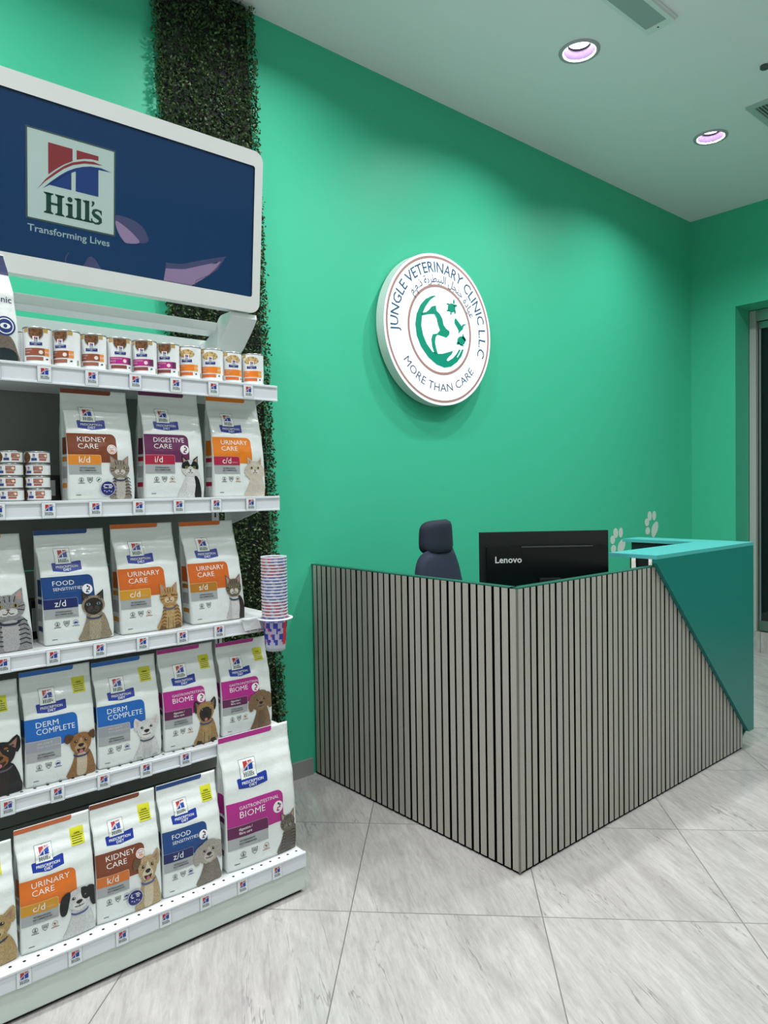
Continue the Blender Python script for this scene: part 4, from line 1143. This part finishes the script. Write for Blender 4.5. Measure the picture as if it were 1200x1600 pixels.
# black machine under the counter top, two white strips hanging on its near side
pr = thing('office_printer', 'black machine with two white strips on its side, tucked under the teal counter top', 'printer', (3.43, 1.865, .7415))
b = MB(); b.box((-.13, -.085, 0), (.13, .085, .270), bk_s, .006); b.build('housing', pr)
b = MB(); b.box((-.12, -.089, .10), (.12, -.0855, .24), bk_m, .002); b.build('front_flap', pr)
wp = mat('white_paper_strip', (232, 222, 216), 0.6)
for y0, w0 in ((.038, .030), (-.050, .024)):
    b = MB(); pts = [(-.1305, .05), (-.140, .10), (-.146, .16), (-.143, .22), (-.134, .262)]
    for (p, z0), (q, z1) in zip(pts[:-1], pts[1:]):
        t0, t1 = (z0 - .05) / .21, (z1 - .05) / .21; k0, k1 = y0 + .012 * t0 * t0, y0 + .012 * t1 * t1
        A = [(p, k0, z0), (p, k0 + w0 * (1 - .3 * t0), z0), (q, k1 + w0 * (1 - .3 * t1), z1), (q, k1, z1)]; B_ = [(x + .0012, y, z) for x, y, z in A]
        b.mesh(A + B_, [(0, 1, 2, 3), (4, 7, 6, 5), (0, 4, 5, 1), (2, 6, 7, 3), (1, 5, 6, 2), (3, 7, 4, 0)], wp)
    b.build('paper_strip', pr)

# ------------------------------------------------------------------ office chair
ch = thing('office_chair', 'dark blue-grey office chair with headrest behind the reception desk', 'chair', (2.41, 2.075, 0), math.radians(19))
mesh_m = mat('blue_grey_mesh_fabric', (44, 50, 66), 0.8, spec=0.2); bump(mesh_m, 300, .25, .001, 1)
fab = mat('navy_grey_headrest_fabric', (40, 44, 58), 0.75, spec=0.25)
plast = mat('black_chair_plastic', (20, 21, 24), 0.45)
def cushion(w0, w1, h, th, bend, m, name, frame, n=14, ex=5):
    bm = bmesh.new(); rows = []
    vs = {}
    b = MB(); nu, nv = n, n
    for side in (0, 1):
        g = []
        for j in range(nv + 1):
            v = j / nv; w = w0 + (w1 - w0) * v
            for i in range(nu + 1):
                u = i / nu * 2 - 1; vv = v * 2 - 1
                # rounded super-ellipse outline
                k = 1 / max(1e-6, (abs(u) ** ex + abs(vv) ** ex) ** (1 / ex)) if (abs(u) ** 4 + abs(vv) ** 4) > 0 else 1
                mx = max(abs(u), abs(vv)) or 1
                uu, v2 = u * mx * k if mx else 0, vv * mx * k if mx else 0
                d = th / 2 * (max(0, 1 - max(abs(u), abs(vv)) ** 6)) ** .5
                g.append(frame(uu * w / 2, (v2 + 1) / 2 * h, (-d if side else d) + bend * uu * uu))
        fs = [(j * (nu + 1) + i, j * (nu + 1) + i + 1, (j + 1) * (nu + 1) + i + 1, (j + 1) * (nu + 1) + i) for j in range(nv) for i in range(nu)]
        b.mesh(g, fs, m, True)
    bm.free()
    return weld(b.build(name, ch))
# the chair faces local -Y... its back is seen; the rest reclines slightly
cushion(.56, .43, .55, .03, -.05, mesh_m, 'backrest', lambda a, c, e: (a, .165 + c * .16 - e, .52 + c))
cushion(.31, .275, .155, .055, -.045, fab, 'headrest', lambda a, c, e: (a, .255 + c * .02 - e, 1.045 + c), ex=4.5)
cushion(.48, .46, .47, .07, .0, mesh_m, 'seat', lambda a, c, e: (a, -.25 + c, .475 + e))
b = MB(); b.tube([(0, .05, .43), (0, .24, .46), (0, .275, .60), (0, .31, .95), (0, .295, 1.10)], .018, plast, 10); b.build('back_spine', ch)
b = MB(); b.lathe([(.0, .10), (.03, .10), (.03, .28), (.022, .28), (.022, .44), (.0, .44)], plast, 16)
for k in range(5):
    a = 2 * PI * k / 5; c, s = math.cos(a), math.sin(a)
    b.tube([(.02 * c, .02 * s, .105), (.16 * c, .16 * s, .09), (.29 * c, .29 * s, .065)], .018, plast, 8)
b.build('star_base', ch)
for k in range(5):
    a = 2 * PI * k / 5
    b = MB(); b.prism(ell(0, .028, .028, .028, 16), -.012, .012, plast, lambda p, q, e: (.29 * math.cos(a) + p * math.cos(a + 1.2) - e * math.sin(a + 1.2), .29 * math.sin(a) + p * math.sin(a + 1.2) + e * math.cos(a + 1.2), q)); b.build('caster', ch)
for s in (-1, 1):
    b = MB(); b.tube([(s * .24, .05, .45), (s * .28, .04, .56), (s * .28, .0, .66)], .014, plast, 8); b.box((s * .28 - .04, -.16, .655), (s * .28 + .04, .10, .685), plast, .01); b.build('armrest', ch)

# ------------------------------------------------------------------ round clinic sign
RS = .400; SXc, SZc = 2.735, 2.186
rs = thing('clinic_sign', 'round white illuminated clinic sign with green emblem on the green wall', 'sign', (SXc, WY, SZc))
edge_m = mat('white_sign_edge', (214, 222, 218), 0.4)
face_m = mat('backlit_acrylic_face', (236, 240, 246), 0.35, emit=(240, 244, 255), estr=0.5)
b = MB(); fr3 = lambda a, c, e: (a, e, c)
circ = ell(0, 0, RS, RS, 96)
b.mesh([fr3(x, z, -.018) for x, z in circ] + [fr3(x, z, -.074) for x, z in circ], [(i, (i + 1) % 96, 96 + (i + 1) % 96, 96 + i) for i in range(96)], edge_m, True)
b.face([fr3(x, z, -.018) for x, z in circ], edge_m)
b.prism(ell(0, 0, .25, .25, 40), -.018, -.001, edge_m, fr3)
b.build('casing', rs)
b = MB(); b.face([fr3(x, z, -.0745) for x, z in ell(0, 0, RS * .995, RS * .995, 96)], face_m); face = b.build('illuminated_face', rs)
fm = lambda u, v, o: (u, -.0746 - o, v)
pink = mat('rose_gold_print', (176, 136, 130), 0.4)
blu = mat('slate_blue_print', (52, 92, 122), 0.4); grt = mat('emerald_print', (0, 150, 122), 0.4); gtx = mat('grey_blue_print', (84, 100, 120), 0.4)
dc = Decal(fm, cell=9); dc.polys(ring(0, 0, RS * .932, RS * .964, 96), pink, 1); dc.build('outer_ring', face); dc = Decal(fm, cell=9); dc.polys(ring(0, 0, RS * .560, RS * .596, 72), pink, 1); dc.build('inner_ring', face)
def arc_text(dc, s, r, cap, a0, a1, m, top=True, off=0.0, vs=1.0):
    vsx, fs, w = text_mesh(s, off); k = cap / .682
    R = r
    def wp(x, y):
        t = x / w; a = math.radians(a0 + (a1 - a0) * t); rr = R + (y * k if top else -y * k) * vs
        return (rr * math.cos(a), rr * math.sin(a))
    dc.mesh([dc.P3(wp(x, y), 1) for x, y in vsx], fs, m)
dc = Decal(fm, cell=9); arc_text(dc, 'JUNGLE VETERINARY CLINIC L.L.C', RS * .755, RS * .135, 188, -20, blu, off=.007); dc.build('name_lettering', face)
# Arabic line in presentation forms, laid out right to left
AR = '\ufecb\ufef4\ufe8e\ufea9\ufe93 \ufe9f\ufee8\ufea0\ufede \ufe8d\ufedf\ufe92\ufef4\ufec4\ufeae\ufef3\ufe94 \ufeab.\ufee1.\ufee1'
dc = Decal(fm, cell=9); arc_text(dc, AR[::-1], RS * .625, RS * .098, 142, 22, gtx, off=.010); dc.build('arabic_lettering', face)
dc = Decal(fm, cell=9); arc_text(dc, 'MORE THAN CARE', RS * .815, RS * .105, 214, 322, gtx, top=False); dc.build('motto_lettering', face)
def E(pts): return [((x - 625) / 402 * RS, (778 - y + (x - 625) * .14) / 585 * RS) for x, y in pts]
dc = Decal(fm, cell=9)
dc.poly(E([(598, 512), (560, 520), (515, 548), (478, 595), (450, 665), (440, 740), (448, 825), (478, 910), (530, 990), (590, 1045), (650, 1070), (700, 1062), (750, 1025), (785, 978), (803, 925), (790, 922), (768, 965), (752, 990), (748, 985), (765, 955), (778, 928), (766, 924), (745, 960), (715, 995), (680, 1018), (668, 1012), (676, 995), (708, 962), (719, 936), (690, 945), (640, 960), (600, 962), (560, 945), (520, 885), (495, 820), (483, 750), (490, 665), (515, 605), (552, 550)]), grt, 1)
dc.poly(E([(488, 655), (520, 645), (540, 628), (560, 600), (592, 590), (596, 628), (620, 652), (640, 690), (648, 735), (668, 765), (694, 785), (690, 812), (668, 836), (640, 826), (602, 815), (588, 832), (582, 872), (590, 920), (602, 962), (576, 958), (560, 905), (554, 850), (566, 812), (598, 806), (620, 780), (606, 740), (596, 690), (580, 658), (545, 660), (512, 668), (488, 675)]), grt, 1)
dc.poly(E(ell(712, 600, 30, 36, 20)), grt, 1)
for x, y, a, c in ((742, 580, 14, 10), (730, 550, 7, 18), (684, 572, 12, 7), (684, 622, 12, 7), (738, 630, 7, 16), (706, 645, 6, 10)): dc.poly(E(ell(x, y, a, c, 12)), grt, 1)
dc.poly(E([(733, 695), (740, 675), (762, 702), (775, 718), (788, 738), (800, 722), (830, 720), (806, 736), (797, 765), (780, 780), (762, 803), (764, 775), (748, 745), (733, 720)]), grt, 1)
dc.poly(E(ell(785, 855, 32, 36, 20)), grt, 1)
dc.poly(E([(792, 830), (796, 790), (806, 815), (826, 848), (815, 862)]), grt, 1); dc.poly(E(ell(758, 876, 12, 12, 12)), grt, 1); dc.poly(E([(770, 880), (785, 885), (808, 892), (800, 900), (775, 892)]), grt, 1)
dc.build('emblem', face)

# ------------------------------------------------------------------ paw prints on the wall
paw_m = mat('pale_grey_vinyl', (206, 222, 214), 0.5)
for (cx, cz, lab) in ((4.60, .908, 'lower pale paw print decal on the green wall beside the monitor'), (5.065, 1.012, 'upper pale paw print decal on the green wall above the teal counter')):
    b = MB(); fr = lambda a, c, e: (cx + a, WY - .0008 - e, cz + c)
    for dx, dz, a, c, r in ((-.064, .098, .030, .036, .2), (.002, .098, .026, .036, -.15), (-.104, .052, .030, .030, .35), (-.094, -.012, .032, .028, .2)):
        b.prism(ell(dx, dz, a, c, 20, r), 0, .001, paw_m, fr)
    b.prism(smooth_closed([(.012, .045), (.045, .052), (.060, .025), (.052, -.012), (.020, -.045), (-.004, -.066), (-.030, -.056), (-.040, -.02), (-.025, .02)], 4), 0, .001, paw_m, fr)
    tag(b.build('paw_decal'), lab, 'wall decal', 'paw prints on the wall')

# ------------------------------------------------------------------ ceiling fittings
trim_m = mat('white_downlight_trim', (176, 172, 180), 0.35); cone_m = mat('downlight_reflector', (26, 19, 30), 0.3, spec=0.3)
lens_m = mat('lit_led_lens', (255, 255, 255), 0.4, emit=(255, 250, 255), estr=7.0)
DL = [(3.03, 2.04), (4.385, 2.035)]
def downlight(x, y, lab):
    r = thing('downlight', lab, 'downlight', (x, y, CZ), 0, 'recessed ceiling downlights')
    b = MB(); b.lathe([(.098, -.0005), (.096, -.006), (.082, -.008), (.076, -.004), (.074, -.0005)], trim_m, 40); b.build('trim_ring', r)
    b = MB(); b.lathe([(.075, -.0015), (.062, .018), (.050, .042)], cone_m, 40); b.build('reflector', r)
    b = MB(); b.lathe([(.050, .040), (.0, .036)], lens_m, 32); b.build('lens', r)
downlight(*DL[0], 'lit recessed downlight in the ceiling nearer the viewer, beside the grey ceiling fixture')
downlight(*DL[1], 'lit recessed downlight in the ceiling nearer the far corner')
# holes for them in the ceiling
cl = bpy.data.objects['ceiling']
cut = MB()
for x, y in DL: cut.prism(ell(x, y, .0745, .0745, 40), CZ - .05, CZ + .055, ceil_m)
co = cut.build('cutter'); bo = cl.modifiers.new('holes', 'BOOLEAN'); bo.object = co; bo.operation = 'DIFFERENCE'
bpy.context.view_layer.update()
dg = bpy.context.evaluated_depsgraph_get(); me = bpy.data.meshes.new_from_object(cl.evaluated_get(dg)); cl.modifiers.clear(); cl.data = me
bpy.data.objects.remove(co)

em = thing('ceiling_fixture', 'long grey rectangular fixture with white rim on the ceiling at the top edge', 'ceiling fixture', (3.0, 1.688, CZ))
fx = mat('grey_frosted_panel', (158, 170, 172), 0.45)
b = MB(); b.box((-.45, -.072, -.022), (.148, .066, -.0005), mat('fixture_white', (222, 228, 228), 0.4), .006); b.box((-.45, -.080, -.010), (.152, .074, -.0006), mat('fixture_white', (222, 228, 228), 0.4), .003); b.build('housing', em)
b = MB(); b.box((-.42, -.052, -.0228), (.100, .046, -.0222), fx); b.build('frosted_panel', em)
b = MB(); b.lathe([(.004, -.0235), (0, -.0235)], hole_m, 12, (.125, .0, 0)); b.lathe([(.004, -.022), (.004, -.0235)], hole_m, 12, (.125, .0, 0)); b.build('indicator', em)
vt = thing('air_vent', 'square pale air vent in the ceiling at the right edge of the photo', 'air vent', (4.40, 1.555, CZ))
vm_ = mat('vent_white', (176, 190, 186), 0.45)
b = MB()
for lo, hi in (((-.20, -.20), (.20, -.165)), ((-.20, .165), (.20, .20)), ((-.20, -.165), (-.165, .165)), ((.165, -.165), (.20, .165))): b.box((lo[0], lo[1], -.012), (hi[0], hi[1], -.0005), vm_, .002)
b.box((-.165, -.165, -.003), (.165, .165, -.001), mat('vent_dark', (110, 122, 118), 0.7)); b.build('vent_frame', vt)
b = MB()
for k in range(18):
    y = -.153 + k * .018
    b.face([(-.163, y - .006, -.011), (.163, y - .006, -.011), (.163, y + .006, -.004), (-.163, y + .006, -.004)], vm_)
b.build('louvres', vt)
sp = thing('sprinkler_head', 'small dark sprinkler cover in the white ceiling near the air vent', 'sprinkler', (3.865, 1.520, CZ))
b = MB(); b.lathe([(.0, -.016), (.018, -.016), (.022, -.012), (.022, -.0005)], mat('dark_sprinkler', (70, 78, 78), 0.4), 20); b.build('cap', sp)

# ------------------------------------------------------------------ lights
def lamp(x, y, e, spread, z=CZ - .004, r=.062, col=(.985, .99, 1)):
    l = bpy.data.lights.new('downlight_and_fill_glow', 'AREA'); l.shape = 'DISK'; l.size = 2 * r; l.energy = e; l.spread = math.radians(spread); l.color = col
    o = bpy.data.objects.new('downlight_and_fill_glow', l); COL.objects.link(o); o.location = (x, y, z); return o
for y, e, sp_ in ((2.04, 15, 152), (1.26, 12, 140), (.0, 8, 138), (-1.4, 6, 140)):
    for x in (-1.05, .31, 1.67, 3.03, 4.385):
        if (x, y) in ((3.03, 2.04), (4.385, 2.04)): lamp(x, y if x < 4 else 2.035, e * 1.1, 172, CZ + .033, .046)
        else: lamp(x, y, e, sp_)
lamp(6.6, 1.6, 2.2, 170, 2.88, .1)  # added unseen lamp that lifts the dark passage behind the glass
w = bpy.data.worlds.new('night'); SC.world = w; w.use_nodes = True
w.node_tree.nodes['Background'].inputs[0].default_value = (.5, .55, .6, 1); w.node_tree.nodes['Background'].inputs[1].default_value = .05

# ------------------------------------------------------------------ camera
F = 1118.04; W_, H_ = 1200, 1600
rx = Vector((1310, 57, -F)).normalized(); ry = Vector((-955, 18, -F)).normalized(); rz_ = rx.cross(ry).normalized(); ry = rz_.cross(rx)
R = Matrix((rx, ry, rz_))           # rows: world axes in camera coordinates -> camera-to-world rotation
cd = bpy.data.cameras.new('camera'); cam = bpy.data.objects.new('camera', cd); COL.objects.link(cam)
cam.matrix_world = Matrix.Translation((0, 0, 1.34)) @ R.to_4x4()
cd.sensor_fit = 'VERTICAL'; cd.sensor_height = 32; cd.lens = F / H_ * 32; cd.clip_start = .02
SC.camera = cam
SC.view_settings.view_transform = 'Standard'; SC.view_settings.look = 'None'; SC.view_settings.gamma = 1; SC.view_settings.use_curve_mapping = False
SC.view_settings.exposure = 0.0
SC.cycles.use_denoising = True
SC.cycles.max_bounces = 8
